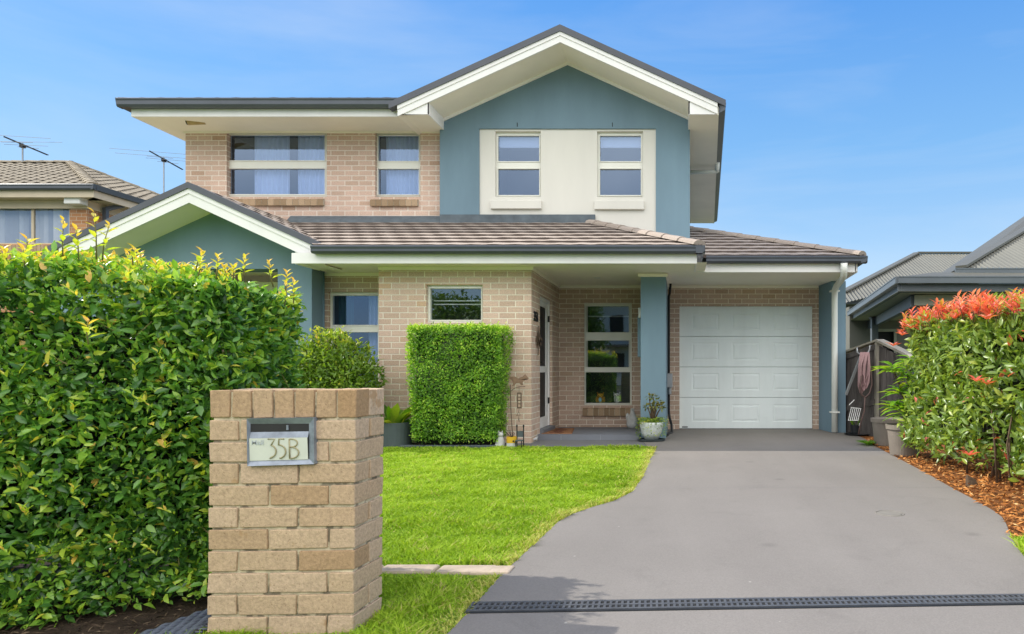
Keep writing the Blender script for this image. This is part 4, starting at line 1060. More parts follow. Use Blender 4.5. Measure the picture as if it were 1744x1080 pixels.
# edging stones in the lawn
e0 = thing('edging_stone', G(700, 969), 'flat stone edging block in the lawn, second from the driveway', 'edging stone', 'stone edging set across the lawn')
m = MB()
L_ = .31; m.hexa([(-L_/2+.006,-.075,-.03),(L_/2-.006,-.07,-.03),(L_/2-.006,.06,-.03),(-L_/2+.006,.055,-.03)], [(-L_/2+.006,-.075,.012),(L_/2-.006,-.07,.014),(L_/2-.006,.06,.013),(-L_/2+.006,.055,.011)])
me_o = m.build('edging_stone_block', M['edging'], None, bevel=.012); me_o.name = 'edging_stone'
bpy.data.objects.remove(e0)
me_o.location = G(795, 970.5); tag(me_o, 'flat stone edging block in the lawn, second from the driveway', 'edging stone', 'stone edging set across the lawn'); me_o.rotation_euler.z = -.03
for (px, lab) in ((838, 'flat stone edging block touching the driveway edge'), (697, 'flat stone edging block nearest the brick pillar, third from the driveway'), (600, 'flat stone edging block behind the brick pillar, farthest from the driveway')):
    o = me_o.copy(); COL.objects.link(o); o.location = G(px, 970.5 if px > 700 else 969.5); o['label'] = lab; o.scale.x = .72 if px == 838 else 1.0
    if px == 838: o.location = G(829 + 10, 971.5)

# trench drain across the driveway
D0, D1 = G(799, 1037), G(1760, 1022.5); 
dd = (D1 - D0).normalized(); dn = Vector((-dd.y, dd.x, 0)); Ld_ = (D1 - D0).length + .9
m = MB(); wd = .118
def dq(mb, s0, s1, t0, t1, z0, z1):
    c = [D0 + dd*s0 + dn*t0, D0 + dd*s1 + dn*t0, D0 + dd*s1 + dn*t1, D0 + dd*s0 + dn*t1]
    mb.hexa([(p.x,p.y,z0) for p in c], [(p.x,p.y,z1) for p in c])
for (t0, t1) in ((-wd/2, -wd/2+.016), (-.008, .008), (wd/2-.016, wd/2)): dq(m, 0, Ld_, t0, t1, .0035, .0125)
s = 0.0
while s < Ld_:
    dq(m, s, s + .011, -wd/2+.016, -.008, .0035, .0115); dq(m, s, s + .011, .008, wd/2-.016, .0035, .0115); s += .0262
dr_ = tag(m.build('trench_drain', M['grate']), 'black plastic grated drain running across the whole driveway', 'drain')
m = MB(); c = [D0 + dn*-.052, D0 + dd*Ld_ + dn*-.052, D0 + dd*Ld_ + dn*.052, D0 + dn*.052]; m.face([(p.x,p.y,.0052) for p in c]); m.build('channel', M['dark'], dr_)
m = MB(); dq(m, -.004, Ld_, -wd/2-.014, -wd/2-.001, .0032, .0085); m.build('channel_edge', M['blackplastic'], dr_)
q = G(1515, 874, .006); m = MB(); m.lathe([(.001,.003),(.085,.003),(.088,.0)], (q.x, q.y, .0045), 32); m.lathe([(.094,0),(.096,.003),(.106,.003),(.108,.0)], (q.x, q.y, .0045), 32)
tag(m.build('inspection_cover', M['photocover']), 'small round grey inspection cover set in the driveway', 'cover')

# woven plastic mesh lying by the pillar foot
wv = thing('woven_mesh', G(300, 1072), 'blue grey woven plastic mesh lying flat at the left foot of the pillar', 'mesh')
m = MB(); base = G(212, 1092, .03); ux = (G(352, 1040, .03) - base); ul = ux.length; ux.normalize(); vx = Vector((ux.y, -ux.x, 0))
for i in range(16):
    pts = []
    for k in range(61):
        s = -.1 + (ul + .45) * k / 60
        q = base + ux*s + vx*(i*.019) + Vector((0,0,.004*math.sin(s*90 + i*math.pi)))
        if q.x < -1.945: pts.append(q)
    if len(pts) > 2: m.tube(pts, .0085, 6)
for k in range(14):
    s = -.1 + .032 * k; m.tube([base + ux*s + vx*-.01 + Vector((0,0,-.002)), base + ux*(s+.06) + vx*.2 + Vector((0,0,-.002))], .005, 5)
m.build('strands', M['mat_weave'], wv, smooth=True)

# ================================================================== VEGETATION
def stems(mb, pts_list, r0, r1):
    for pts in pts_list: mb.tube(pts, [r0 + (r1 - r0) * i / (len(pts)-1) for i in range(len(pts))], 6)
def shoots(n, xr, yfun, ztop, hgt, leafn, seed):
    """upright new shoots along a hedge top; returns leaf arrays and stem tubes"""
    r = random.Random(seed); pos, ax, nr, ln, ti = [], [], [], [], []; sm = MB()
    for i in range(n):
        x = r.uniform(*xr); y = yfun(x, r); z = ztop(x) - .05; h = hgt(r)
        top = Vector((x + r.uniform(-.25,.25)*h, y + r.uniform(-.2,.2)*h, z + .05 + h))
        b = Vector((x, y, z)); sm.tube([b, b.lerp(top, .5) + Vector((r.uniform(-.01,.01),0,0)), top], [.0035,.0028,.0015], 5)
        k = leafn(h)
        for j in range(k):
            t = .25 + .75 * (j + 1) / k; c = b.lerp(top, t); a = j * 2.4 + r.random()
            v = Vector((math.cos(a), math.sin(a), .35 + .8 * t)); pos.append(c); ax.append(v); nr.append((-v.x*.5, -v.y*.5, 1)); ln.append((.055 - .022*t) * r.uniform(.75,1.2)); ti.append(min(1, .66 + .36*t*r.uniform(.6,1.1)))
    return [np.array(q) for q in (pos, ax, nr, ln, ti)], sm

# ---- big left hedge
hedge = thing('hedge', (-3.2, 3.2, 0), 'tall dense leafy green hedge with bronze new tips left of the brick pillar', 'hedge')
hx0, hx1, hz1 = -4.6, -2.06, 1.53
fy0 = lambda X: 2.665 + .40 * np.clip(X + 3.1, -1.2, 1.3)
fy1 = lambda X: 3.72 + .0 * X
n = 66000
pos, nr = box_sampler(n, fy0, fy1, hx0, hx1, .0, hz1, [2.9, .7, .02, .8, .85])
far_ = np.clip((pos[:, 0] + 2.9) / .85, 0, 1); pos[:, 2] *= 1 - .045 * far_ * far_
# round the top edges, sag along the base
pos, dep = hedge_leaves(pos, nr, .05, .10, 1.7, 3.3)
edge = np.clip((pos[:, 2] - (hz1 - .18)) / .18, 0, 1)
pos[:, 1] += np.where(nr[:, 1] < 0, edge**2 * .07, 0)
bare = (pos[:, 0] > -2.5) & (pos[:, 2] < (.02 + .16 * (pos[:, 0] + 2.5)) * (.4 + 1.2*RNG.random(n))) | (pos[:, 2] < .005 + .03*RNG.random(n))
keep = ~bare; pos = pos[keep]; nr = nr[keep]; dep = dep[keep]; n = len(pos)
ax = rnd(n) * .8 + nr * .45 + np.array([0,0,.40]); nm = nr * .55 + np.array([0,-.1,.8]) + rnd(n) * .55
clump = fbm(pos, 4.0, 8.0)
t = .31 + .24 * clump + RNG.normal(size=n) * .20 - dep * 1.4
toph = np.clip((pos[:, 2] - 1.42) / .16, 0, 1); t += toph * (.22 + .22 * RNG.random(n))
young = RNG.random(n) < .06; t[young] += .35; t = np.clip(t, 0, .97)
ln = (.026 + .040 * RNG.random(n)**1.6) * (1 - .12 * toph); wd_ = ln * (.42 + .12 * RNG.random(n))
(sp, sa, sn, sl, st_), stm = shoots(85, (hx0, hx1+.02), lambda x, r: r.uniform(float(fy0(np.array(x)))-.02, 3.7), lambda x: hz1+.01, lambda r: r.uniform(.01,.075), lambda h: 9, 4)
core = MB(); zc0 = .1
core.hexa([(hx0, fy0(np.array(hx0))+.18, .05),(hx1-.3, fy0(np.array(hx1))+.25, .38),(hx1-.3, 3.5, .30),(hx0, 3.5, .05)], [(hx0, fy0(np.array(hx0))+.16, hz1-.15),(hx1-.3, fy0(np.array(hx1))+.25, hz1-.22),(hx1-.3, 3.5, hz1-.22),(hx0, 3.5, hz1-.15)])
r = random.Random(9); tall = []
for (px, py, D, py0) in ((108,376,2.95,430),(160,362,2.95,430),(186,384,2.98,432),(130,392,2.95,432),(46,408,2.9,430),(230,425,3.0,440),(345,430,3.2,450),(500,478,3.5,505),(488,484,3.45,510),(150,545,2.72,575),(40,425,2.85,445)):
    tp = P(px, py, D); bp = P(px + r.uniform(-12,12), py0 + 12, D); tall.append([bp, bp.lerp(tp,.5)+Vector((r.uniform(-.01,.01),0,0)), tp])
    k = 8
    for j in range(k):
        tt = .15 + .85*(j+1)/k; c = bp.lerp(tp, tt); a = j*2.4 + r.random(); v = Vector((math.cos(a), math.sin(a), .4+.6*tt))
        sp = np.vstack([sp, c]); sa = np.vstack([sa, v]); sn = np.vstack([sn, (-v.x*.6,-v.y*.6,1)]); sl = np.append(sl, (.06-.022*tt)*r.uniform(.8,1.2)); st_ = np.append(st_, min(1,.6+.42*tt*r.uniform(.7,1.1)))
for i in range(38):
    x = r.uniform(-3.3, hx1-.1); z = r.uniform(.25, 1.45); c = Vector((x, float(fy0(np.array(x))) - .09, z)); d = Vector((r.uniform(-.6,.6), -.5, r.uniform(.3,1))).normalized()
    for j in range(5):
        a = j*2.4; v = d + Vector((math.cos(a), math.sin(a)*.5, .3))*.8
        sp = np.vstack([sp, c + d*.012*j]); sa = np.vstack([sa, v]); sn = np.vstack([sn, (-v.x*.5,-.4,1)]); sl = np.append(sl, r.uniform(.022,.042)); st_ = np.append(st_, r.uniform(.6,.95))
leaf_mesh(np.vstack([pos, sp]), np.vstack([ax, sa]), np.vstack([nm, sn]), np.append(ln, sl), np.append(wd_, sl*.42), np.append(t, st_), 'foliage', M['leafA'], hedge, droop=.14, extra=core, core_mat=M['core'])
m = MB()
for i in range(12):
    x = r.uniform(-3.6, hx1-.05); y = float(fy0(np.array(x))) + r.uniform(.22,.42); m.tube([(x,y,0),(x+r.uniform(-.06,.06),y-r.uniform(0,.05),.25),(x+r.uniform(-.12,.12),y-r.uniform(-.02,.1),.55)], [.009,.007,.004], 6)
for i in range(150):
    q = pos[r.randrange(len(pos))]; v = Vector((r.gauss(0,.6), r.gauss(-.1,.3), r.uniform(.2,1))); c = Vector(q); m.tube([c - v*.10, c + v*.03], [.0028,.0014], 5)
for p3 in tall: m.tube(p3, [.003,.0025,.0012], 5)
m.mesh(stm.v, stm.f)
tag(m.build('stems', M['twig'], hedge, smooth=True), kind='stuff')
# dry twigs and dead leaves on the bare soil at the hedge foot
nl = 1500; lx = -3.2 + 1.35*RNG.random(nl); ly = 2.5 + .75*RNG.random(nl); 
tag(leaf_mesh(np.stack([lx, ly, .006+.012*RNG.random(nl)],1), rnd(nl)*np.array([1,1,.2]), rnd(nl)*.4+np.array([0,0,1]), .015+.045*RNG.random(nl), .003+.006*RNG.random(nl), np.clip(RNG.normal(.35,.3,nl),0,1), 'leaf_litter', M['litter'], None, simple=True), 'dry leaf litter and twigs on the soil under the tall hedge', 'leaf litter', kind='stuff')

# ---- round shrub behind the pillar
shrub = thing('shrub', (-4.75, 9.25, 0), 'loose bushy shrub with small green leaves between pillar and recessed window', 'shrub')
cpos = P(562, 655, 9.25); n = 9000
dirs = unit(rnd(n)); rad = (RNG.random(n)) ** .36
pos = np.array(cpos) + dirs * rad[:, None] * np.array([.66,.42,.72]); lump = fbm(pos, 3.2, 1.0); pos += dirs * (lump * .16)[:, None]
pos[:, 2] = np.where(pos[:, 2] < .22, .22 + RNG.random(n)*.3, pos[:, 2])
ax = dirs * .5 + rnd(n)*.6 + np.array([0,0,.45]); nm = dirs*.3 + np.array([0,0,.8]) + rnd(n)*.45
t = np.clip(.36 + .25*fbm(pos, 5, 2.0) + RNG.normal(size=n)*.14 + np.clip((pos[:,2]-1.3)/.3,0,1)*.3, 0, 1)
ln = .055 + .035*RNG.random(n)
# wispy side branches
br = MB(); pl_, al_, nl_, ll_, tl_ = [], [], [], [], []; r = random.Random(3)
for i in range(46):
    a = r.uniform(0, 2*math.pi); e_ = r.uniform(-.1, 1.2); d = Vector((math.cos(a)*math.cos(e_), math.sin(a)*math.cos(e_)*.9, math.sin(e_)))
    b0 = Vector(cpos) + Vector((0,0,-.25)); tp = Vector(cpos) + Vector((d.x*.74, d.y*.45, d.z*.82)); br.tube([b0, b0.lerp(tp,.6)+Vector((0,0,.05)), tp], [.008,.004,.0015], 5)
    for j in range(9):
        tt = .62 + .38*(j+1)/9; c = b0.lerp(tp, tt); q = j*2.4; v = Vector((math.cos(q), math.sin(q), .5)) + d; pl_.append(c); al_.append(v); nl_.append((0,0,1)); ll_.append(r.uniform(.06,.09)); tl_.append(min(1,.35+.3*tt*r.random()+ (.25 if d.z>.6 else 0)))
br.tube([(cpos.x, 9.25, 0), (cpos.x, 9.25, .45), (cpos.x+.02, 9.25, 1.0)], [.022,.018,.01], 7)
br.build('branches', M['twig'], shrub, smooth=True)
leaf_mesh(np.vstack([pos, pl_]), np.vstack([ax, al_]), np.vstack([nm, nl_]), np.append(ln, ll_), np.append(ln*.40, np.array(ll_)*.4), np.append(t, tl_), 'foliage', M['leafB'], shrub)

# ---- clipped hedge block by the front wall
bx = thing('clipped_hedge', (P(780,0,9.5).x, 9.5, 0), 'square clipped bright green hedge block in front of the small window', 'hedge')
bx0, bx1 = P(692,0,9.22).x, P(852,0,9.22).x; bz1 = P(0,556,9.25).z
n = 30000
pos, nr = box_sampler(n, lambda X: 9.24 + 0*X, lambda X: 9.80 + 0*X, bx0, bx1, .05, bz1, [3.2, .05, .8, .8, 1.1])
pos, dep = hedge_leaves(pos, nr, .028, .05, 3.0, 6.0)
cxh = (bx0+bx1)/2; pos[:,0] = cxh + (pos[:,0]-cxh) * (.86 + .14*np.clip(pos[:,2]/1.3, 0, 1)); pos[:,0] += .03*np.clip(1-pos[:,2]/1.2,0,1)*0
stray = RNG.random(n) < .02; pos[stray] += nr[stray] * (.025 + .035*RNG.random(stray.sum()))[:, None]
foot = pos[:,2] > .07 + .10*RNG.random(n); pos, nr, dep = pos[foot], nr[foot], dep[foot]; n = len(pos)
ax = rnd(n)*.8 + nr*.5 + np.array([0,0,.3]); nm = nr*.8 + np.array([0,-.1,.7]) + rnd(n)*.6
t = np.clip(.40 + .30*fbm(pos, 6, 4.0) + RNG.normal(size=n)*.20 - dep*4 + np.clip((pos[:,2]-bz1+.10)/.1,0,1)*.42 + np.clip((bx0+.12-pos[:,0])/.12,0,1)*.35, 0, 1)  # top and left edge leaves tinted paler to paint in sunlight
ln = .028 + .018*RNG.random(n)
tw_ = 260; tx = bx0 + (bx1-bx0)*RNG.random(tw_); 
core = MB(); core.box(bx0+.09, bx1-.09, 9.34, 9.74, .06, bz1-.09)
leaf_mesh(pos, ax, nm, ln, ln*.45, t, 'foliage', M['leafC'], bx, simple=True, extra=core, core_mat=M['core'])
m = MB(); r = random.Random(2)
for i in range(9): x = bx0 + (bx1-bx0)*(i+.5)/9; m.tube([(x,9.5,0),(x+r.uniform(-.05,.05),9.45,.3)], [.014,.01], 6)
tag(m.build('stems', M['bark'], bx), kind='stuff')

# ---- photinia hedge along the right boundary
ph = thing('photinia_hedge', (3.3, 7, 0), 'leafy hedge with bright red new leaves along its top beside the driveway', 'hedge')
# its face towards the driveway is a line in plan
ys = np.array([4.3, 5.4, 6.2, 7.4, 8.3]); xsL = np.array([3.05, 2.95, 2.86, 2.78, 2.76])
def xface(y): return np.interp(y, ys, xsL)
n = 13500
fa = RNG.choice(3, size=n, p=[.58,.17,.25]); y = 4.3 + 4.0*RNG.random(n)**1.0; z = .12 + 1.5*RNG.random(n); x = xface(y); nr = np.zeros((n,3)); nr[fa==0] = (-1,-.35,0)
i = fa==1; x[i] = xface(8.3) + .85*RNG.random(i.sum()); y[i] = 8.35; nr[i] = (-.2,1,0)
i = fa==2; x[i] = xface(y[i]) + .85*RNG.random(i.sum()); z[i] = 1.62; nr[i] = (0,0,1)
topz = 1.60 + .04*np.sin(y*2)
z = np.minimum(z, topz); pos = np.stack([x,y,z],1)
fr2 = RNG.random(n) < .12; pos[fr2,1] = 4.3; nr[fr2] = (0,-1,0); pos[fr2,0] = xface(4.3) + .9*RNG.random(fr2.sum())
pos, dep = hedge_leaves(pos, nr, .09, .22, 1.6, 12.0)
# lift the skirt so that stems and mulch show
k = pos[:,2] > .05 + .16*RNG.random(n) ; pos, nr, dep = pos[k], nr[k], dep[k]; n = len(pos)
ax = rnd(n)*.6 + nr*.4 + np.array([0,0,.55]); nm = nr*.4 + np.array([-.1,-.1,.7]) + rnd(n)*.5
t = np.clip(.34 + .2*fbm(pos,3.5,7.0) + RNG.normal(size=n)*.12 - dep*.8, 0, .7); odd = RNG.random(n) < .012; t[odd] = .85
ln = .075 + .045*RNG.random(n)
(sp, sa, sn, sl, st_) = [np.zeros((0,3)), np.zeros((0,3)), np.zeros((0,3)), np.zeros(0), np.zeros(0)]
r = random.Random(8); m = MB(); L1 = [[],[],[],[],[]]
for i in range(380):
    yy = r.uniform(4.25, 8.45); xx = float(xface(yy)) + (r.random()**1.6)*.8 - .06; h = r.uniform(.02,.22)
    b0 = Vector((xx, yy, 1.54 + .04*math.sin(yy*2) + r.uniform(-.05,.04))); tp = b0 + Vector((r.uniform(-.06,.06), r.uniform(-.06,.06), h)); m.tube([b0,tp], [.004,.002], 5); hue = r.choice([.68,.77,.82,.85,.88,.88,.91,.93,.95,.97])
    for j in range(8):
        tt = .3+.7*(j+1)/8; c = b0.lerp(tp, tt); a = j*2.4+r.random(); v = Vector((math.cos(a)*.8, math.sin(a)*.8, .55+.6*tt))
        for q, val in zip(L1, (c, v, (-v.x*.6,-v.y*.6,1), r.uniform(.075,.14)*(1.1-.35*tt), min(1, max(.3, hue - .07*(1-tt) + r.gauss(0,.04))))): q.append(val)
# a few red tufts lower on the face
for (px, py, D) in ((1660,775,6.6),(1690,655,6.2),(1672,650,6.3),(1690,545,6.0),(1530,590,8.2),(1545,572,8.1),(1560,560,7.9)):
    b0 = P(px, py, D) + Vector((-.08,-.06,0))
    for j in range(7):
        a = j*2.4; v = Vector((math.cos(a), math.sin(a)-.4, .7)); 
        for q, val in zip(L1, (b0, v, (-v.x*.6,-v.y*.6,1), r.uniform(.08,.12), r.uniform(.78,.95))): q.append(val)
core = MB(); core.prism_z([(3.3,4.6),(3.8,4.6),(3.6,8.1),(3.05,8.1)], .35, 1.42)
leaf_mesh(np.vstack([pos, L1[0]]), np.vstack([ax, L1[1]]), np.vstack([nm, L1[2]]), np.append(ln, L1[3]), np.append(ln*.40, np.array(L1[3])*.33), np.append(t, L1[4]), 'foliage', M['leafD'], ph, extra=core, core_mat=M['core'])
for i in range(22):
    yy = 4.4 + 4*i/34 + r.uniform(-.06,.06); xx = float(xface(yy)) + r.uniform(.08,.4)
    m.tube([(xx,yy,0),(xx+r.uniform(-.06,.06),yy+r.uniform(-.05,.05),.4),(xx+r.uniform(-.12,.1),yy+r.uniform(-.1,.1),.9)], [.012,.009,.005], 6)
tag(m.build('stems', M['bark'], ph, smooth=True), kind='stuff')
m = MB(); q = G(1655, 828); m.hexa([(q.x-.05,q.y-.04,-.02),(q.x+.06,q.y-.05,-.02),(q.x+.07,q.y+.04,-.02),(q.x-.04,q.y+.05,-.02)], [(q.x-.05,q.y-.02,.11),(q.x+.02,q.y-.04,.07),(q.x+.03,q.y+.03,.06),(q.x-.04,q.y+.04,.10)])
tag(m.build('bark_block', M['bark'], bevel=.008), 'short chunk of timber standing in the mulch under the red tipped hedge', 'timber')

# ---- frangipani-like plant with long bright leaves near the fence
fg = thing('broadleaf_plant', G(1553, 772), 'bright green long leaved plant between timber fence and red tipped hedge', 'plant')
m = MB(); Lp = [[],[],[],[],[]]; r = random.Random(6); c0 = G(1553, 772)
heads = [P(1532,665,8.55), P(1520,628,8.6), P(1545,640,8.5), P(1556,690,8.5), P(1538,700,8.4), P(1562,655,8.6), P(1527,690,8.5), P(1550,612,8.7)]
for hd in heads:
    hd = Vector(hd); m.tube([(c0.x+r.uniform(-.05,.05), c0.y, 0), Vector((c0.x, c0.y, .5)).lerp(hd,.4), hd], [.022,.016,.010], 7)
    for j in range(21):
        a = j*2.4 + r.random(); up = r.uniform(-.1,.75); v = Vector((math.cos(a), math.sin(a), up))
        for q, val in zip(Lp, (hd + Vector((0,0,r.uniform(-.06,.03))), v, (-v.x*.5,-v.y*.5,1), r.uniform(.18,.29), min(1,max(0,r.gauss(.62,.22))))): q.append(val)
m.build('stems', M['bark'], fg, smooth=True)
leaf_mesh(np.array(Lp[0]), np.array(Lp[1]), np.array(Lp[2]), np.array(Lp[3]), np.array(Lp[3])*.27, np.array(Lp[4]), 'foliage', M['leafE'], fg, droop=.3)
# low green leaf clump at the fence foot
lc = thing('low_plant', G(1482, 760), 'small low clump of broad green leaves beside the taupe pots', 'plant'); Lp = [[],[],[],[],[]]
for j in range(9):
    a = j*2.4; v = Vector((math.cos(a), math.sin(a), .55)); c = G(1488, 762) + Vector((0,.25,0))
    for q, val in zip(Lp, (c, v, (-v.x*.5,-v.y*.5,1), r.uniform(.18,.28), r.uniform(0,.4))): q.append(val)
leaf_mesh(np.array(Lp[0]), np.array(Lp[1]), np.array(Lp[2]), np.array(Lp[3]), np.array(Lp[3])*.38, np.array(Lp[4]), 'leaves', M['leafE'], lc)

# ---- large pot with broad leaves left of the clipped hedge
pg = thing('potted_plant', (P(668,0,9.3).x, 9.45, 0), 'dark grey tub with broad arching leaves between pillar and clipped hedge', 'potted plant')
m = MB(); pc = (P(668,0,9.45).x, 9.45, 0); m.lathe([(.001,.0),(.255,.0),(.275,.30),(.28,.345),(.262,.345),(.255,.30),(.001,.29)], pc, 32); m.build('pot', M['greypot'], pg, smooth=False)
Lp = [[],[],[],[],[]]
for j in range(26):
    a = j*2.4; up = r.uniform(.5,1.9); v = Vector((math.cos(a), math.sin(a)*.8, up)); c = Vector((pc[0]+.10*math.cos(a), 9.45+.08*math.sin(a), .28))
    for q, val in zip(Lp, (c, v, (-v.x*.6,-v.y*.6,.5), r.uniform(.36,.56), r.uniform(.1,1.0))): q.append(val)
leaf_mesh(np.array(Lp[0]), np.array(Lp[1]), np.array(Lp[2]), np.array(Lp[3]), np.array(Lp[3])*.26, np.array(Lp[4]), 'leaves', M['leafE'], pg, droop=.35)

# ---- glazed pot with jade plant and trailing leaves before the porch pillar
jp = thing('potted_plant', (P(1110,0,10.2).x, 10.2, 0), 'white patterned pot with jade plant and trailing vine before the porch pillar', 'potted plant')
jc = (P(1109.5,0,10.2).x, 10.2, .0)
m = MB(); m.lathe([(.001,.012),(.20,.012),(.21,.03),(.19,.03)], jc, 24); m.build('saucer', M['greypot'], jp)
m = MB(); m.lathe([(.001,.03),(.10,.03),(.15,.12),(.175,.24),(.18,.285),(.165,.285),(.155,.24),(.001,.23)], jc, 28); m.build('pot', M['whitepot'], jp, smooth=True)
Lp = [[],[],[],[],[]]; m = MB()
for i in range(9):
    a = i*2.4; tp = Vector(jc) + Vector((.045 + .15*math.cos(a)*r.uniform(.3,1), .1*math.sin(a), .50 + r.uniform(-.06,.17))); b0 = Vector(jc)+Vector((.02,0,.25)); m.tube([b0, b0.lerp(tp,.55)+Vector((0,0,.02)), tp], [.016,.011,.006], 6)
    for j in range(22):
        q2 = Vector((r.gauss(0,1), r.gauss(0,1), r.gauss(.4,1))).normalized()
        for q, val in zip(Lp, (tp + q2*.028, q2, (0,0,1), r.uniform(.04,.06), r.uniform(.2,1))): q.append(val)
m.build('branches', M['bark'], jp, smooth=True)
leaf_mesh(np.array(Lp[0]), np.array(Lp[1]), np.array(Lp[2]), np.array(Lp[3]), np.array(Lp[3])*.55, np.array(Lp[4]), 'jade_leaves', M['leafF'], jp)
Lp = [[],[],[],[],[]]
for i in range(800):
    a = r.uniform(0,2*math.pi); rad = r.uniform(.05,.225); drop = (r.random()**1.3 * .27 if rad > .17 else .03); rad = max(rad, .185) if drop > .05 else rad; c = Vector(jc)+Vector((rad*math.cos(a), rad*math.sin(a), .33 + r.uniform(-.03,.05) - drop)); v = Vector((math.cos(a), math.sin(a), r.uniform(-.4,.4)))
    for q, val in zip(Lp, (c, v, (0,-.3,1), r.uniform(.026,.046), r.uniform(.0,.9))): q.append(val)
leaf_mesh(np.array(Lp[0]), np.array(Lp[1]), np.array(Lp[2]), np.array(Lp[3]), np.array(Lp[3])*.5, np.array(Lp[4]), 'trailing_leaves', M['leafB'], jp, simple=True)

m = MB(); a, b = G(600, 763.5), G(845, 763.5)
for i in range(4):
    p, q = a.lerp(b, i/4), a.lerp(b, (i+.985)/4); m.beam(p + Vector((0,.03,.012)), q + Vector((0,.03,.012)), .07, .06)
tag(m.build('garden_edging', M['greypot'], bevel=.01), 'low dark grey edging strip between the lawn and the clipped hedge', 'edging')
# ================================================================== ORNAMENTS AND SMALL THINGS
# doormat
m = MB(); a, b, c, d = [Vector((x, y, .094 - .043*(y-10.32)/1.8)) for x, y in ((XS+.03, 10.48), (P(974,0,10.45).x, 10.45), (P(990,0,11.7).x-.12, 11.72), (P(937,0,11.7).x+.05, 11.75))]
up = Vector((0,0,.012)); m.hexa([a-up,b-up,c-up,d-up],[a,b,c,d]); m.cur = 1
for i in range(6):
    t0 = .1 + .14*i; p = a.lerp(d,t0).lerp(b.lerp(c,t0), .2 + .1*(i%2)); q = a.lerp(d,t0+.07).lerp(b.lerp(c,t0+.07), .2+.1*(i%2)); q2 = a.lerp(d,t0+.07).lerp(b.lerp(c,t0+.07), .72-.1*(i%2)); p2 = a.lerp(d,t0).lerp(b.lerp(c,t0), .72-.1*(i%2)); e = Vector((0,0,.002)); m.face([p+e,p2+e,q2+e,q+e])
tag(m.build('doormat', [M['coir'], M['coirdark']]), 'rust brown doormat lying on the porch step by the front door', 'doormat')
# goose ornament
g = thing('goose_statue', (P(1077,0,11.9).x, 11.9, .048), 'white stone goose ornament standing against the porch wall', 'statue'); gc = g.location
m = MB(); m.lathe([(.001,0),(.085,.0),(.105,.05),(.10,.13),(.075,.20),(.045,.25),(.034,.29),(.036,.315),(.03,.335),(.001,.345)], gc, 18); m.tube([gc+Vector((.0,-.02,.315)), gc+Vector((-.0,-.075,.305))], [.016,.006], 8); m.ball((gc.x-.085, gc.y, .24), .03, .03, .07); m.build('body', M['stone'], g, smooth=True)
# cat statue, yellow pot, little metal chair, horse stake
c = thing('cat_statue', G(852, 762), 'pale stone cat ornament sitting beside the clipped hedge', 'statue'); cc = c.location
m = MB(); s_ = 1/110.
m.lathe([(.001,0),(.065,.0),(.07,.04),(.06,.09),(.045,.13),(.036,.15),(.001,.16)], cc, 16); m.ball((cc.x+.005, cc.y-.01, cc.z+.175), .042, .04, .038)
for sx in (-1,1): m.tube([cc+Vector((.005+sx*.022,-.01,.20)), cc+Vector((.005+sx*.028,-.01,.235))], [.016,.002], 6)
m.ball((cc.x-.04, cc.y-.04, cc.z+.025), .03, .05, .025); m.build('body', M['stone'], c, smooth=True)
yp = thing('yellow_pot', G(871.5, 763), 'small yellow and white pot with bee motif beside the cat ornament', 'pot'); yc = yp.location
m = MB(); m.lathe([(.068,.072),(.071,.155),(.063,.155),(.06,.13),(.001,.125)], yc, 22); m.build('glazed_top', M['yellow'], yp, smooth=False)
m = MB(); m.lathe([(.001,0),(.067,.0),(.069,.071)], yc, 22); m.build('base', M['stone'], yp)
m = MB(); m.ball((yc.x+.038, yc.y-.062, yc.z+.10), .014, .006, .010); m.build('motif', M['black'], yp)
m = MB()
for j in range(7): a = j*.9; m.tube([yc+Vector((0,0,.13)), yc+Vector((.06*math.cos(a)-.02,.04*math.sin(a),.20+.02*(j%3)))], [.005,.003], 5)
m.build('dried_stems', M['black'], yp)
ch = thing('metal_chair', G(886, 763), 'tiny grey metal chair ornament beside the yellow pot', 'ornament'); q = ch.location
m = MB()
for sx in (-.045,.045): m.tube([q+Vector((sx,0,0)), q+Vector((sx,0,.30))], .008, 6); m.ball((q.x+sx, q.y, q.z+.30), .012, .012, .02)
for sx in (-.04,.04): m.tube([q+Vector((sx,-.09,0)), q+Vector((sx,-.09,.10))], .007, 6)
m.build('frame', M['black'], ch)
m = MB(); m.box(q.x-.045, q.x+.045, q.y-.1, q.y, q.z+.10, q.z+.115); m.build('seat', M['greypot'], ch); m = MB(); m.box(q.x-.037, q.x+.037, q.y-.006, q.y+.006, q.z+.15, q.z+.23); m.build('backrest', M['greypot'], ch)
hs = thing('horse_stake', G(872, 762), 'rusty metal horse silhouette on a rod with hanging plates', 'ornament'); D = 9.55
H = lambda x, y: P(840 + x/3.857, 500 + y/3.857, D)
m = MB(); m.tube([H(128,945), H(116,760), H(112,598)], .006, 6); m.tube([H(118,640), H(140,622), H(172,612), H(210,610)], .005, 6); m.tube([H(170,612), H(170,650)], .003, 5); m.tube([H(170,755), H(168,775)], .003, 5); m.tube([H(168,805), H(170,845)], .003, 5)
rod = m.build('rod', M['rust'], hs)
m = MB(); hp_ = [(104,548),(140,545),(165,556),(190,548),(205,535),(213,530),(218,540),(232,556),(228,566),(214,560),(204,574),(190,586),(198,600),(186,604),(172,590),(150,590),(138,606),(124,608),(130,594),(126,578),(118,566),(104,560)]
pts = [H(*p) for p in hp_]; ctr = H(165,568)
for k in range(len(pts)):
    a_, b2 = pts[k], pts[(k+1) % len(pts)]; m.face([a_, b2, ctr]); e = Vector((0,.006,0)); m.face([a_, a_+e, b2+e, b2])
m.build('horse_silhouette', M['rustorange'], hs)
m = MB()
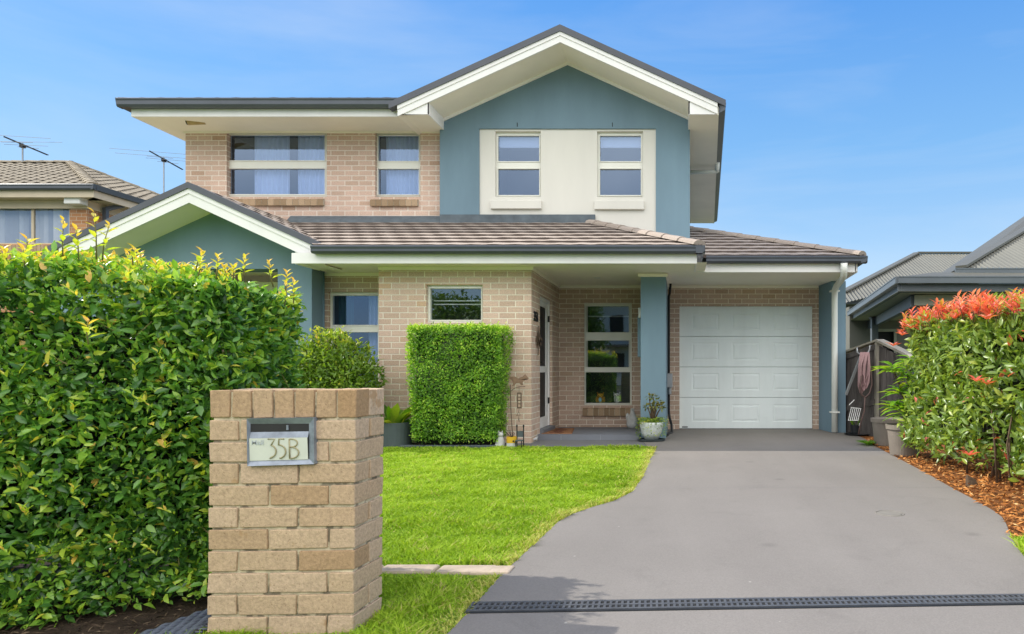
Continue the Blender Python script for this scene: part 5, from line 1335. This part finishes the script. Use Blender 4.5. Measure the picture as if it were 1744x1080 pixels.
for (x0, x1, y0, y1) in ((156,163,650,755),(179,187,650,755),(163,179,650,660),(163,179,745,755),(163,179,678,684),(163,179,700,706),(163,179,722,728)):
    a_, b2 = H(x0,y1), H(x1,y0); m.box(a_.x, b2.x, D-.004, D+.004, a_.z, b2.z)
m.build('hanging_plate', M['rust'], hs)
m = MB(); m.tube([H(154,803), H(178,800), H(168,776), H(154,803)], .004, 5); m.build('pendant', M['rust'], hs); m = MB(); m.tube([H(167,822), H(171,845)], [.008,.003], 6); m.build('pendant', M['rust'], hs)
# metal wall art beside the door
wa = thing('wall_art', (XS+.02, 10.3, 1.5), 'dark leaf shaped metal wall art on the brick side wall by the door', 'wall art')
m = MB(); r = random.Random(12); wy = 10.27; wz = P(0,580,10.25).z
for j in range(26):
    a = r.uniform(0,2*math.pi); rad = r.uniform(.02,.13); c = Vector((XS+.02+r.uniform(0,.03), wy + rad*math.cos(a)*1.05, wz + rad*math.sin(a)*1.35)); t_ = r.uniform(0,6.28); d = Vector((0, math.cos(t_)*.5, math.sin(t_))).normalized(); s_ = Vector((0,-d.z,d.y)); L_ = r.uniform(.05,.10); w_ = L_*.3
    m.face([c-d*L_, c+s_*w_+Vector((.012,0,0)), c+d*L_, c-s_*w_])
m.tube([(XS+.02,wy+.05,wz+.22),(XS+.03,wy,wz+.1),(XS+.03,wy-.03,wz-.1),(XS+.02,wy+.0,wz-.22)], .009, 6)
m.build('metal_leaves', M['rust'], wa)
# two owl ornaments on the inside sill
def owl(px, label, bm, wingm, eyem, bellym):
    q = P(px, 686, YPW+.075); zb = hp[2] + .035; o = thing('owl_ornament', (q.x, YPW+.13, zb), label, 'ornament', 'owl ornaments in the porch window'); y = YPW+.13
    m = MB(); m.ball((q.x, y, zb+.07), .062, .035, .072); m.ball((q.x, y, zb+.135), .06, .035, .038)
    for sx in (-1,1): m.tube([(q.x+sx*.04,y,zb+.15),(q.x+sx*.06,y,zb+.195)], [.02,.003], 6)
    m.build('body', bm, o, smooth=True)
    for sx in (-1,1):
        m = MB(); m.ball((q.x+sx*.065, y-.01, zb+.06), .02, .02, .055); m.build('wing', wingm, o, smooth=True)
        m = MB(); m.ball((q.x+sx*.026, y-.034, zb+.135), .024, .01, .024); e_ = m.build('eye', eyem, o, smooth=True)
        m = MB(); m.ball((q.x+sx*.026, y-.045, zb+.135), .010, .006, .010); m.build('pupil', M['black'], e_)
    m = MB(); m.ball((q.x, y-.03, zb+.055), .032, .012, .045); m.build('belly', bellym, o, smooth=True)
owl(1022, 'orange owl ornament with pale blue belly behind the lower porch window pane', M['orange'], M['orange'], M['yellow'], M['ltblue'])
owl(1050, 'black and white owl ornament behind the lower porch window pane', M['whitepaint'], M['black'], M['whitepaint'], M['stone'])

# ---- fence, hose, pots at the right side of the garage
fn = thing('paling_fence', P(1493, 745, 10.8), 'weathered grey timber paling fence beside the garage pillar', 'fence')
pA = P(1441, 600, 11.6); pB = P(1493, 582, 10.8); pC = P(1552, 612, 9.9)
m = MB()
def palings(mb, a, b, n, z0, rr):
    for i in range(n):
        p, q = a.lerp(b, i/n), a.lerp(b, (i+.93)/n); d = (b-a).normalized(); nrm = Vector((d.y,-d.x,0))*rr.uniform(.004,.02)
        dz = rr.uniform(-.015,.01)
        mb.hexa([(p.x+nrm.x,p.y+nrm.y,z0),(q.x+nrm.x,q.y+nrm.y,z0),(q.x+nrm.x-d.y*.015,q.y+nrm.y+d.x*.015,z0),(p.x+nrm.x-d.y*.015,p.y+nrm.y+d.x*.015,z0)],
                [(p.x+nrm.x,p.y+nrm.y,p.z-.03+dz),(q.x+nrm.x,q.y+nrm.y,q.z-.03+dz),(q.x+nrm.x-d.y*.015,q.y+nrm.y+d.x*.015,q.z-.03+dz),(p.x+nrm.x-d.y*.015,p.y+nrm.y+d.x*.015,p.z-.03+dz)])
rr = random.Random(4); pA2 = pA + (pA-pB)*.6
palings(m, pA2, pB, 14, .0, rr); palings(m, pB, pC, 9, .0, rr); m.build('palings', M['timber'], fn)
m = MB(); m.box(pB.x-.03, pB.x+.075, pB.y-.09, pB.y+.02, -.02, pB.z+.0); m.build('post', M['post'], fn, bevel=.004)
m = MB(); dz = Vector((0,-.03,-.08)); m.beam(pA2+dz, pB+dz, .05, .08); dz = Vector((0,-.03,-.95)); m.beam(pA2+dz, pB+dz, .05, .09); m.build('rail', M['timber'], fn)
m = MB(); m.beam(pA2+Vector((0,0,.0)), pB+Vector((.03,-.05,.02)), .13, .03); m.beam(pB+Vector((.03,-.05,.02)), pC+Vector((.1,-.05,.0)), .16, .035); m.build('capping', M['post'], fn)
m = MB(); q = lambda px, py: P(px, py, 10.75) 
m.tube([q(1459.5,592), q(1460,600), q(1463.5,603), q(1471,603), q(1479,600), q(1481,595), q(1481.5,588)], .013, 8); m.build('hose_hook', M['galv'], fn, smooth=True)
ho = thing('garden_hose', P(1471, 602, 10.7), 'coiled pink and brown garden hose hanging from the hook on the fence', 'hose')
m = MB(); r = random.Random(15)
for i in range(7):
    x0 = 1466 + i*1.9; bt = 648 + r.uniform(-6,22); w_ = r.uniform(3,7); D = 10.66 - .012*i
    m.tube([P(x0, 600, D), P(x0-w_, 622, D), P(x0-w_-1, bt-12, D), P(x0-w_*.4, bt, D), P(x0+w_*.5, bt-10, D), P(x0+w_, 625, D), P(x0+2, 600, D)], .012, 7)
m.build('coil', M['hose'], ho, smooth=True)
m = MB(); D = 10.6; m.tube([P(1478,601,D), P(1483,630,D), P(1485,655,D), P(1481,670,D), P(1474,677,D), P(1467,672,D), P(1464.5,660,D), P(1467,640,D)], .013, 7); m.tube([P(1473,676,D), P(1472,700,D), P(1466,720,D), P(1462,740,D)], .012, 7); m.build('loose_end', M['hosedark'], ho, smooth=True)
m = MB(); m.beam(P(1467,604,10.7), P(1441,672,10.9), .03, .07, up=(0,1,0))
tag(m.build('leaning_batten', M['galv']), 'grey batten leaning diagonally against the fence by the hose', 'batten')
rk = thing('wire_rack', P(1455, 727, 10.7), 'pale wire rack standing behind the small black plant pot', 'rack')
m = MB(); D = 10.6
for i in range(6): m.tube([P(1445+i*3.2, 716, D), P(1450+i*3.2, 694+i*.4, D+.12)], .005, 5)
m.tube([P(1449,694,D+.12), P(1467,696,D+.12)], .005, 5); m.tube([P(1446,690,D), P(1455,681,D)], .006, 5); m.tube([P(1444.5,716,D), P(1462,716,D)], .005, 5); m.build('wires', M['whitepaint'], rk)
sp_ = thing('potted_plant', G(1458, 740), 'small black pot with grassy shoots on a dark dish beside the garage pillar', 'potted plant'); q = G(1457.5, 739.5)
m = MB(); m.lathe([(.001,.02),(.075,.02),(.09,.155),(.08,.155),(.001,.14)], q, 20); m.build('pot', M['blackplastic'], sp_)
Lp = [[],[],[],[],[]]
for j in range(34):
    a = r.uniform(0,6.28); v = Vector((math.cos(a)*.4, math.sin(a)*.4, 1)); 
    for k_, val in zip(Lp, (q+Vector((.05*math.cos(a),.05*math.sin(a),.13)), v, (math.sin(a),-math.cos(a),.2), r.uniform(.10,.19), r.uniform(.1,.8))): k_.append(val)
leaf_mesh(np.array(Lp[0]), np.array(Lp[1]), np.array(Lp[2]), np.array(Lp[3]), np.array(Lp[3])*.09, np.array(Lp[4]), 'shoots', M['leafE'], sp_, simple=True)
m = MB(); m.box(q.x+.03, q.x+.085, q.y-.093, q.y-.088, .14, .19); m.build('plant_tag', M['whitepaint'], sp_)
m = MB(); qd = G(1460, 741.5); m.lathe([(.001,.012),(.19,.012),(.21,.03),(.205,.03),(.185,.018)], qd, 28); m.build('dish', M['blackplastic'], sp_)
t1 = thing('plant_tub', G(1540, 776), 'round taupe plastic tub nearest the driveway, half under the hedge', 'tub', 'taupe tubs beside the driveway')
qa = t1.location; m = MB()
prof = [(.001,.005),(.165,.005),(.172,.02),(.205,.33),(.222,.332),(.226,.385),(.21,.388),(.198,.33),(.001,.30)]
m.lathe(prof, qa, 36); m.build('tub_body', M['terracotta'], t1, smooth=False)
m = MB(); m.lathe([(.001,.305),(.197,.305)], qa, 24); m.build('soil', M['soil'], t1)
o = dup(t1, G(1524, 764) + Vector((0,.35,0)), 'round taupe plastic tub standing behind the other, next to the fence post')

# ================================================================== NEIGHBOURING HOUSES
# ---- left: two storey brick house with tiled hip roof
nl_ = thing('neighbour_house', (-16, 17, 0), 'orange brick neighbour house with hipped tile roof behind the left hedge', 'house')
YN = 16.4; zN = P(0, 314, 16).z; xN = P(163, 0, 16).x; xW = P(192, 0, 16.6).x if False else xN - .55
m = MB(); hwN = (-24, P(119,0,YN).x, P(0,416,YN).z, P(0,340,YN).z)
wall_y(m, YN, -24, xW, 0, zN-.2, [hwN], .08)
m.face([(xW,YN,0),(xW,26,0),(xW,26,zN-.2),(xW,YN,zN-.2)]); m.build('brick_wall', M['brickN'], nl_)
m = MB(); 
m.box(-24, hwN[1], YN+.05, YN+.1, hwN[3]-.05, hwN[3]); m.box(-24, hwN[1], YN+.05, YN+.1, hwN[2], hwN[2]+.04)
for px in (54, 119): x = P(px,0,YN).x; m.box(x-.06, x, YN+.05, YN+.1, hwN[2]+.04, hwN[3]-.05)
nw = m.build('window', M['verge'], nl_)
m = MB(); m.face([(-24,YN+.075,hwN[2]),(hwN[1],YN+.075,hwN[2]),(hwN[1],YN+.075,hwN[3]),(-24,YN+.075,hwN[3])]); m.build('pane', M['glassN'], nw)
m = MB(); x = -20.0; r = random.Random(1)
while x < hwN[1]:
    m.tint = r.random()
    m.hexa([(x,YN+.22,hwN[2]),(x+.085,YN+.30,hwN[2]),(x+.087,YN+.305,hwN[2]),(x+.002,YN+.225,hwN[2])], [(x,YN+.22,hwN[3]),(x+.085,YN+.30,hwN[3]),(x+.087,YN+.305,hwN[3]),(x+.002,YN+.225,hwN[3])]); x += .118
m.build('vertical_blind', M['vblind'], nw)
m = MB(); m.face([(-24,YN+.6,hwN[2]),(hwN[1],YN+.6,hwN[2]),(hwN[1],YN+.6,hwN[3]),(-24,YN+.6,hwN[3])]); m.build('room_interior', M['dark'], nl_)
s1 = P(-20,418,YN); s2 = P(119,432,YN); m = MB(); rr = random.Random(2); x = -20.5
while x < hwN[1]: m.tint = rr.random(); m.box(x+.005, x+.081, YN-.05, YN+.04, s2.z, s1.z); x += .086
m.build('window_sill', M['sill'], nl_)
m = MB(); zs = zN - .42
m.box(-24, xN-.12, 16.05, 16.08, zs+.13, zN-.1); m.hexa([(xN-.12,16.05,zs+.13),(xN-.09,16.05,zs+.13),(xN-.09,26,zs+.13),(xN-.12,26,zs+.13)],[(xN-.12,16.05,zN-.1),(xN-.09,16.05,zN-.1),(xN-.09,26,zN-.1),(xN-.12,26,zN-.1)])
m.face([(-24,16.08,zs+.14),(xN-.12,16.08,zs+.14),(xN-.12,YN+.01,zs+.14),(-24,YN+.01,zs+.14)]); m.face([(xW-.01,YN,zs+.14),(xN-.12,16.08,zs+.14),(xN-.12,26,zs+.14),(xW-.01,26,zs+.14)])
m.box(-24, xW-.001, YN-.04, YN-.001, zs-.06, zs+.135); m.box(xW+.001, xW+.04, YN-.04, 26, zs-.06, zs+.135)
m.build('fascia', M['verge'], nl_)
m = MB(); gutter_x(m, -24, xN, 15.94, zN, .13, .108); m.hexa([(xN-.088,15.96,zN-.13),(xN-.02,15.945,zN-.12),(xN-.02,26,zN-.12),(xN-.088,26,zN-.13)],[(xN-.088,15.96,zN),(xN,15.941,zN),(xN,26,zN),(xN-.088,26,zN)]); m.build('gutter', M['gutter'], nl_)
m = MB(); a = P(208,346,17.0); 
m.beam(P(210,334,17.0), P(210,350,17.0), .1, .09, up=(0,1,0)); m.beam(P(211,350,17.0), P(178,357,16.75), .09, .1); m.beam(P(180,354,16.75), P(180,470,16.75), .09, .09, up=(0,1,0)); m.build('downpipe', M['gutter'], nl_)
m = MB(); zr = zN - .03; rt = 5.0; zt_ = zr + 2.02
tile_roof(m, (-24,16.0,zr), (xN-.05,16.0,zr), (-24,16+rt,zt_), (xN-.05-rt,16+rt,zt_), gauge=.34, tw=.30, wave=.022, lip=.03, seed=41)
tile_roof(m, (xN-.05,16.0,zr), (xN-.05,26.0,zr), (xN-.05-rt,16+rt,zt_), (xN-.05-rt,16+rt+.01,zt_), gauge=.34, tw=.30, wave=.022, lip=.03, seed=42)
m.face([(-24,16+rt,zt_-.01),(xN-.05-rt,16+rt,zt_-.01),(xN-.05,26,zr-.01),(-24,26,zr-.01)])
nr_ = m.build('roof', M['tileN'], nl_)
m = MB(); ridge_caps(m, (xN-.1,16.05,zr+.03), (xN-.05-rt,16+rt,zt_+.03), .13, .42, 1); m.build('ridge_caps', M['tileN'], nr_); m = MB(); ridge_caps(m, (-24,16+rt,zt_+.03), (xN-.05-rt,16+rt,zt_+.03), .13, .42, 2); m.build('ridge_caps', M['tileN'], nr_); m = MB(); ridge_caps(m, (xN-.1,25.95,zr+.03), (xN-.05-rt,16+rt,zt_+.03), .13, .42, 3)
m.build('ridge_caps', M['tileN'], nr_)
m = MB(); a, b = P(119.5,333,16.3), P(147,350,16.3); m.box(a.x, b.x, 16.12, 16.355, b.z, a.z); m.build('alarm_box', M['whitepaint'], nl_, bevel=.02)
# antennas
an = thing('tv_antenna', P(38.5, 275, 20.9), 'tv antenna on the ridge of the left neighbour roof', 'antenna', 'tv antennas over the left roof')
def antenna(root, D, mx, mtop, mbot, b0, b1, els):
    m = MB(); m.tube([P(mx,mbot,D), P(mx,mtop,D)], .022, 8); m.build('mast', M['galv'], root)
    a, b = P(*b0, D-.4), P(*b1, D+.4); m = MB(); m.beam(a, b, .035, .035); m.box(P(mx,0,D).x-.05, P(mx,0,D).x+.05, D-.06, D+.06, P(0,mtop+5,D).z-.05, P(0,mtop+5,D).z+.05)
    for k in range(12): c = a.lerp(b, .25+.75*k/12); m.beam(c-Vector((0,.12,0)), c+Vector((0,.12,0)), .02, .02)
    m.build('boom', M['black'], root)
    m = MB()
    for (x0,y0,x1,y1) in els: m.tube([P(x0,y0,D-.3), P(x1,y1,D-.2)], .006, 5)
    m.build('elements', M['rod'], root)
antenna(an, 20.9, 38.5, 244, 276, (6,232.5), (81,264), [(-40,228,86,236),(-30,241,106,242.5),(7,246,82,249),(30,250,66,253),(2,242,56,243)])
an2 = thing('tv_antenna', P(279, 330, 24), 'tv antenna on a tall mast close to the brick upper storey', 'antenna', 'tv antennas over the left roof')
antenna(an2, 24.0, 279, 268, 470, (254,257), (311,289), [(186,252.5,318,263),(196,260.5,318,270),(248,269,320,275),(268,275,304,279),(250,266,295,270)])

# ---- right: steel roofed house with verandah
nr2 = thing('neighbour_house', (6, 18, 0), 'olive neighbour house with grey corrugated roof and verandah behind the red tipped hedge', 'house')
C0 = P(1530, 472, 13); C1 = P(1441, 535, 21.0); C2 = P(1800, 472, 12.6)
def sub(mb, a, b, w, h): mb.beam(a, b, w, h)
m = MB()
for (a, b) in ((C0, C2), (C0, C1)):
    a = a.copy(); b = b.copy(); m.beam(a + Vector((0,0,-.06)), b + Vector((0,0,-.06)), .11, .115); m.beam(a + Vector((0,0,-.0)), b + Vector((0,0,-.0)), .13, .02)
GB0, GB1 = P(1626, 458, 13.4), P(1830, 458, 13.0)
m.beam(GB0 + Vector((0,0,-.055)), GB1 + Vector((0,0,-.055)), .11, .11); m.beam(GB0, GB1, .13, .02)
m.beam(P(1436,514,20.0), P(1470,514,20.0), .12, .13)
m.build('gutter', M['ngutter'], nr2)
m = MB(); dz = Vector((.02,.1,-.2)); m.beam(C0 + dz, C2 + dz, .03, .17); m.beam(C0 + Vector((.08,.06,-.2)), C1 + Vector((.08,.0,-.2)), .03, .16)
m.build('fascia', M['nfascia'], nr2)
V0 = C0 + Vector((.45,.45,-.42)); V1 = C1 + Vector((.6,0,-.42)); V2 = C2 + Vector((0,.45,-.42))
m = MB(); m.beam(V0, V1, .12, .22); m.build('verandah_beam', M['nfascia'], nr2)
m = MB(); m.beam(V0 + Vector((0,0,.02)), V2 + Vector((0,0,.02)), .12, .2)
m.face([C0+Vector((0,0,-.27)), C2+Vector((0,0,-.27)), C2+Vector((0,6,-.27)), C1+Vector((3,0,-.27)), C1+Vector((0,0,-.27))]); m.build('verandah_ceiling', M['nsoffit'], nr2)
for (px, D, w_, py) in ((1563.5, 13.6, .15, 503), (1489, 18.5, .17, 540)):
    q = P(px, py, D); m = MB(); m.box(q.x-w_/2, q.x+w_/2, D-w_/2, D+w_/2, -.03, q.z); m.box(q.x-w_/2-.03, q.x+w_/2+.03, D-w_/2-.03, D+w_/2+.03, q.z-.05, q.z-.001); m.build('verandah_post', M['nfascia'], nr2)
m = MB(); q0, q1 = P(1436,500,21.4), P(1800,500,20.5); hwn = (P(1495,0,20.0).x, P(1522,0,20.0).x, P(0,612,20).z, P(0,565,20).z)
wall_y(m, 20.0, P(1447,0,20).x, 14.5, -.03, 2.9, [hwn], .1); m.face([(P(1447,0,20).x,20,-.03),(P(1447,0,20).x,30,-.03),(P(1447,0,20).x,30,2.9),(P(1447,0,20).x,20,2.9)]); m.build('rear_wall', M['nwall'], nr2)
m = MB(); a, b, c_, d_ = hwn
for bb in ((a-.08,a,c_-.08,d_+.08),(b,b+.08,c_-.08,d_+.08),(a,b,c_-.08,c_),(a,b,d_,d_+.08)): m.box(bb[0],bb[1],19.97,20.05,bb[2],bb[3])
w = m.build('window', M['nsoffit'], nr2); m = MB(); m.face([(a,20.08,c_),(b,20.08,c_),(b,20.08,d_),(a,20.08,d_)]); m.build('pane', M['dark'], w)
def onplane(px, py, Y0, Zp, s=.44):
    # photo position carried onto the sloping plane Z = Zp + s (Y - Y0)
    k = (VY - py) / F; Y = (Zp - s*Y0 - HC) / (k - s); return P(px, py, Y)
Yr = 24.0; Zr = HC + (VY-432)*Yr/F
A = [onplane(*p, Yr, Zr) for p in ((1562,432.5),(1668,432.5),(1600,470),(1592,478))]
m = MB(); corrugated(m, [onplane(1562,433,Yr,Zr), onplane(1672,433,Yr,Zr), onplane(1672,433,Yr,Zr)+ (onplane(1600,468,Yr,Zr)-onplane(1668,433,Yr,Zr))*1.35, onplane(1438,516,Yr,Zr), onplane(1436,499,Yr,Zr)], .115, .014)
rA = m.build('rear_roof', M['metalroof'], nr2)
m = MB(); m.beam(onplane(1436,498.5,Yr,Zr)+Vector((0,0,.03)), onplane(1562,432,Yr,Zr)+Vector((0,0,.03)), .24, .05); m.beam(onplane(1562,432,Yr,Zr)+Vector((0,0,.03)), onplane(1675,432,Yr,Zr)+Vector((0,0,.03)), .2, .05)
m.face([onplane(1562,433,Yr,Zr), onplane(1672,433,Yr,Zr), Vector((12,28,2.9)), Vector((5,28,2.9))])
m.build('hip_capping', M['metalroof'], rA)
m = MB(); q = P(1473.5, 473, 24); m.tube([q - Vector((0,0,.6)), q], .03, 8); m.build('vent_pipe', M['galv'], rA)
Yb, Zb = 13.42, GB0.z
h0, h1 = onplane(1642,457,Yb,Zb), onplane(1850,332,Yb,Zb)
m = MB(); corrugated(m, [h0, onplane(1850,457,Yb,Zb), h1], .115, .014); rB = m.build('front_roof', M['metalroof'], nr2)
off = Vector((-.0,.25,-.03)); g0, g1 = P(1592,472,14.6), P(1850,318,18.6)
m = MB(); m.face([h0 + Vector((0,.02,-.02)), h1 + Vector((0,.02,-.02)), h1 + Vector((-.5,.6,.25)), P(1590,474,14.2)])
hA = h0 + Vector((-.04,.0,.0)); m.beam(h0 + Vector((-.05,.02,.035)), h1 + Vector((-.05,.02,.035)), .22, .05)
m.face([P(1590,474,14.2), h0 + Vector((0,.0,-.01)), GB0 + Vector((.05,.05,0)), P(1600,474,13.3)])
m.build('hip_capping', M['metalroof'], rB)
m = MB(); m.face([C0+Vector((0,.05,.005)), C2+Vector((0,.05,.005)), GB1+Vector((0,.05,-.06)), GB0+Vector((-.4,.05,-.06)), P(1450,525,20.2)]); m.build('verandah_roof', M['metalroof'], nr2)

# ================================================================== ACROSS THE STREET (only seen mirrored in the windows)
def tree(x, y, h, r_, label, seed):
    t_ = thing('street_tree', (x, y, 0), label, 'tree', 'trees across the street'); rr = random.Random(seed)
    m = MB(); m.tube([(x,y,0),(x+.1,y,h*.3),(x,y+.1,h*.6)], [.2,.15,.08], 8)
    for j in range(7): a = j*.9; m.tube([(x,y,h*.35),(x+r_*.7*math.cos(a), y+r_*.7*math.sin(a), h*(.55+.05*(j%4)))], [.08,.02], 6)
    m.build('trunk', M['bark'], t_)
    n = 5000; d = unit(rnd(n)); pos = np.array([x,y,h*.65]) + d*(RNG.random(n)**.4)[:,None]*np.array([r_,r_,h*.36]); pos += d*(fbm(pos,.9,seed)*.9)[:,None]
    leaf_mesh(pos, rnd(n), rnd(n)+np.array([0,0,.8]), .2+.15*RNG.random(n), .10+.05*RNG.random(n), np.clip(.5+.4*fbm(pos,1.2,seed)+RNG.normal(size=n)*.15,0,1), 'crown', M['leafT'], t_, simple=True)
tree(-5.7, -13.5, 5.6, 1.35, 'leafy street tree across the road, mirrored in the porch window', 3)
tree(-10.8, -13, 4.6, 2.2, 'leafy street tree across the road, mirrored in the small front window', 5)
oh = thing('opposite_house', (2, -22, 0), 'pale rendered house across the road, mirrored in the windows', 'house')
m = MB(); hh = [(-4.5,-3.7,.9,2.1),(-1.5,.3,1.0,2.3),(2.4,3.8,3.8,5.0),(-4.6,-3.8,3.4,4.5)]
m.box(-7.5, 9.5, -30, -20, 0, 5.6); m.build('wall', M['cream'], oh)
for (a,b,c,d) in hh: m = MB(); m.box(a,b,-19.99,-19.95,c,d); m.build('window', M['dark'], oh)
m = MB(); m.box(-5.0, -3.2, -19.98, -19.3, 2.45, 2.6); m.box(-8.2, 10.2, -30.5, -19.2, 5.6, 5.75); m.hexa([(-8.2,-30.5,5.751),(10.2,-30.5,5.751),(10.2,-19.2,5.751),(-8.2,-19.2,5.751)], [(1,-26,7.6),(5,-26,7.6),(5,-24,7.6),(1,-24,7.6)]); m.build('roof', M['tileN'], oh)

# ================================================================== LIGHT, SKY, CAMERA
sd = Vector((1.06, -.16, -1)).normalized()        # direction the sunlight travels: from the left, slightly from behind the house
el = math.asin(-sd.z); az = math.atan2(-sd.x, -sd.y)   # azimuth of the sun clockwise from +Y
sun = bpy.data.lights.new('sun', 'SUN'); sun.energy = 4.6; sun.angle = math.radians(.5); sun.color = (1, .95, .86)
so = bpy.data.objects.new('sun', sun); COL.objects.link(so); so.rotation_euler = sd.to_track_quat('-Z', 'Y').to_euler(); so.location = (-20, 20, 30)
wd0 = bpy.data.worlds.new('World'); scene.world = wd0; wd0.use_nodes = True; nt = wd0.node_tree; L = nt.links
bg = nt.nodes['Background']; sky = N(nt, 'ShaderNodeTexSky', sky_type='NISHITA'); sky.sun_disc = False
sky.sun_elevation = el; sky.sun_rotation = az; sky.altitude = 0; sky.air_density = 1.0; sky.dust_density = .4; sky.ozone_density = 2.0
tc = N(nt, 'ShaderNodeTexCoord'); sep = N(nt, 'ShaderNodeSeparateXYZ'); L.new(tc.outputs['Generated'], sep.inputs[0])
# clear blue sky: the physical sky blended with an elevation ramp (hazy at the horizon, azure higher up)
er = ramp(nt, [(0, (.66,.83,.98)), (.14, (.47,.72,.99)), (.30, (.25,.56,.98)), (.50, (.105,.38,.95)), (1, (.05,.22,.75))]); L.new(sep.outputs['Z'], er.inputs[0])
k1 = N(nt, 'ShaderNodeMix', data_type='RGBA', blend_type='MULTIPLY'); k1.inputs[0].default_value = 1; L.new(er.outputs[0], k1.inputs[6]); k1.inputs[7].default_value = (6.9,6.95,7.1,1)
hsv = N(nt, 'ShaderNodeHueSaturation'); hsv.inputs['Saturation'].default_value = 1.2; hsv.inputs['Value'].default_value = 1.05; L.new(sky.outputs[0], hsv.inputs['Color'])
k2 = N(nt, 'ShaderNodeMix', data_type='RGBA'); k2.inputs[0].default_value = .72; L.new(hsv.outputs[0], k2.inputs[6]); L.new(k1.outputs[2], k2.inputs[7])
# thin high cloud everywhere; unseen bright cloud added behind the viewer as facade fill
mp = N(nt, 'ShaderNodeMapping'); mp.inputs['Scale'].default_value = (1.0, 1.0, 5.0); mp.inputs['Rotation'].default_value = (0, .2, .3); L.new(tc.outputs['Generated'], mp.inputs[0])
no = N(nt, 'ShaderNodeTexNoise'); no.inputs['Scale'].default_value = 1.5; no.inputs['Detail'].default_value = 8; no.inputs['Roughness'].default_value = .55; no.inputs['Distortion'].default_value = .5; L.new(mp.outputs[0], no.inputs['Vector'])
cr = ramp(nt, [(.47, 0.0), (.78, .24)]); L.new(no.outputs['Fac'], cr.inputs[0])
mx = N(nt, 'ShaderNodeMix', data_type='RGBA'); L.new(cr.outputs[0], mx.inputs[0]); L.new(k2.outputs[2], mx.inputs[6]); mx.inputs[7].default_value = (6.3, 6.5, 6.6, 1)
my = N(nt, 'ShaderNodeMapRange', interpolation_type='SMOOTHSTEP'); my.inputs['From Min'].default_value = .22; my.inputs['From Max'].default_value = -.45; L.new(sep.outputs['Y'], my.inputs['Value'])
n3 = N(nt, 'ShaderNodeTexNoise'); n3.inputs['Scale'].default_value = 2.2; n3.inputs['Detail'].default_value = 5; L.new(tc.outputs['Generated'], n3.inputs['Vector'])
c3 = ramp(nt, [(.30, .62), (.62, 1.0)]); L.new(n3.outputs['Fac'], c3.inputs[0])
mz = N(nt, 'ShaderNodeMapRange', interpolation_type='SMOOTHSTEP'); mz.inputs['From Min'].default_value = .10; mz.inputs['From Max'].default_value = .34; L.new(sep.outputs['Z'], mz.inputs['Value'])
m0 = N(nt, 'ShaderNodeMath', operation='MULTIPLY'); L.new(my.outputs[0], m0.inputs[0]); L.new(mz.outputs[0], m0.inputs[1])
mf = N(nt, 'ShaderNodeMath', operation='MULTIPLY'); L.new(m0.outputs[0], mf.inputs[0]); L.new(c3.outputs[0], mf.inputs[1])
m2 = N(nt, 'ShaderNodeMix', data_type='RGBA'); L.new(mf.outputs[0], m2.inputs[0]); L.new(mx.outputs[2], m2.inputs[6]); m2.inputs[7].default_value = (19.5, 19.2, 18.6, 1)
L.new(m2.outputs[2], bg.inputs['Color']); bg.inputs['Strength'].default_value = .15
cam = bpy.data.cameras.new('camera'); co = bpy.data.objects.new('camera', cam); COL.objects.link(co); scene.camera = co
co.location = (0, 0, HC); co.rotation_euler = (math.pi/2, 0, 0)
cam.sensor_width = 36; cam.lens = 36 * F / 1744; cam.shift_x = -(VX - 872) / 1744; cam.shift_y = (VY - 540) / 1744; cam.clip_start = .05; cam.clip_end = 2000
scene.view_settings.view_transform = 'Standard'; scene.view_settings.look = 'None'; scene.view_settings.exposure = 0; scene.view_settings.gamma = 1
scene.cycles.max_bounces = 8; scene.cycles.transparent_max_bounces = 12
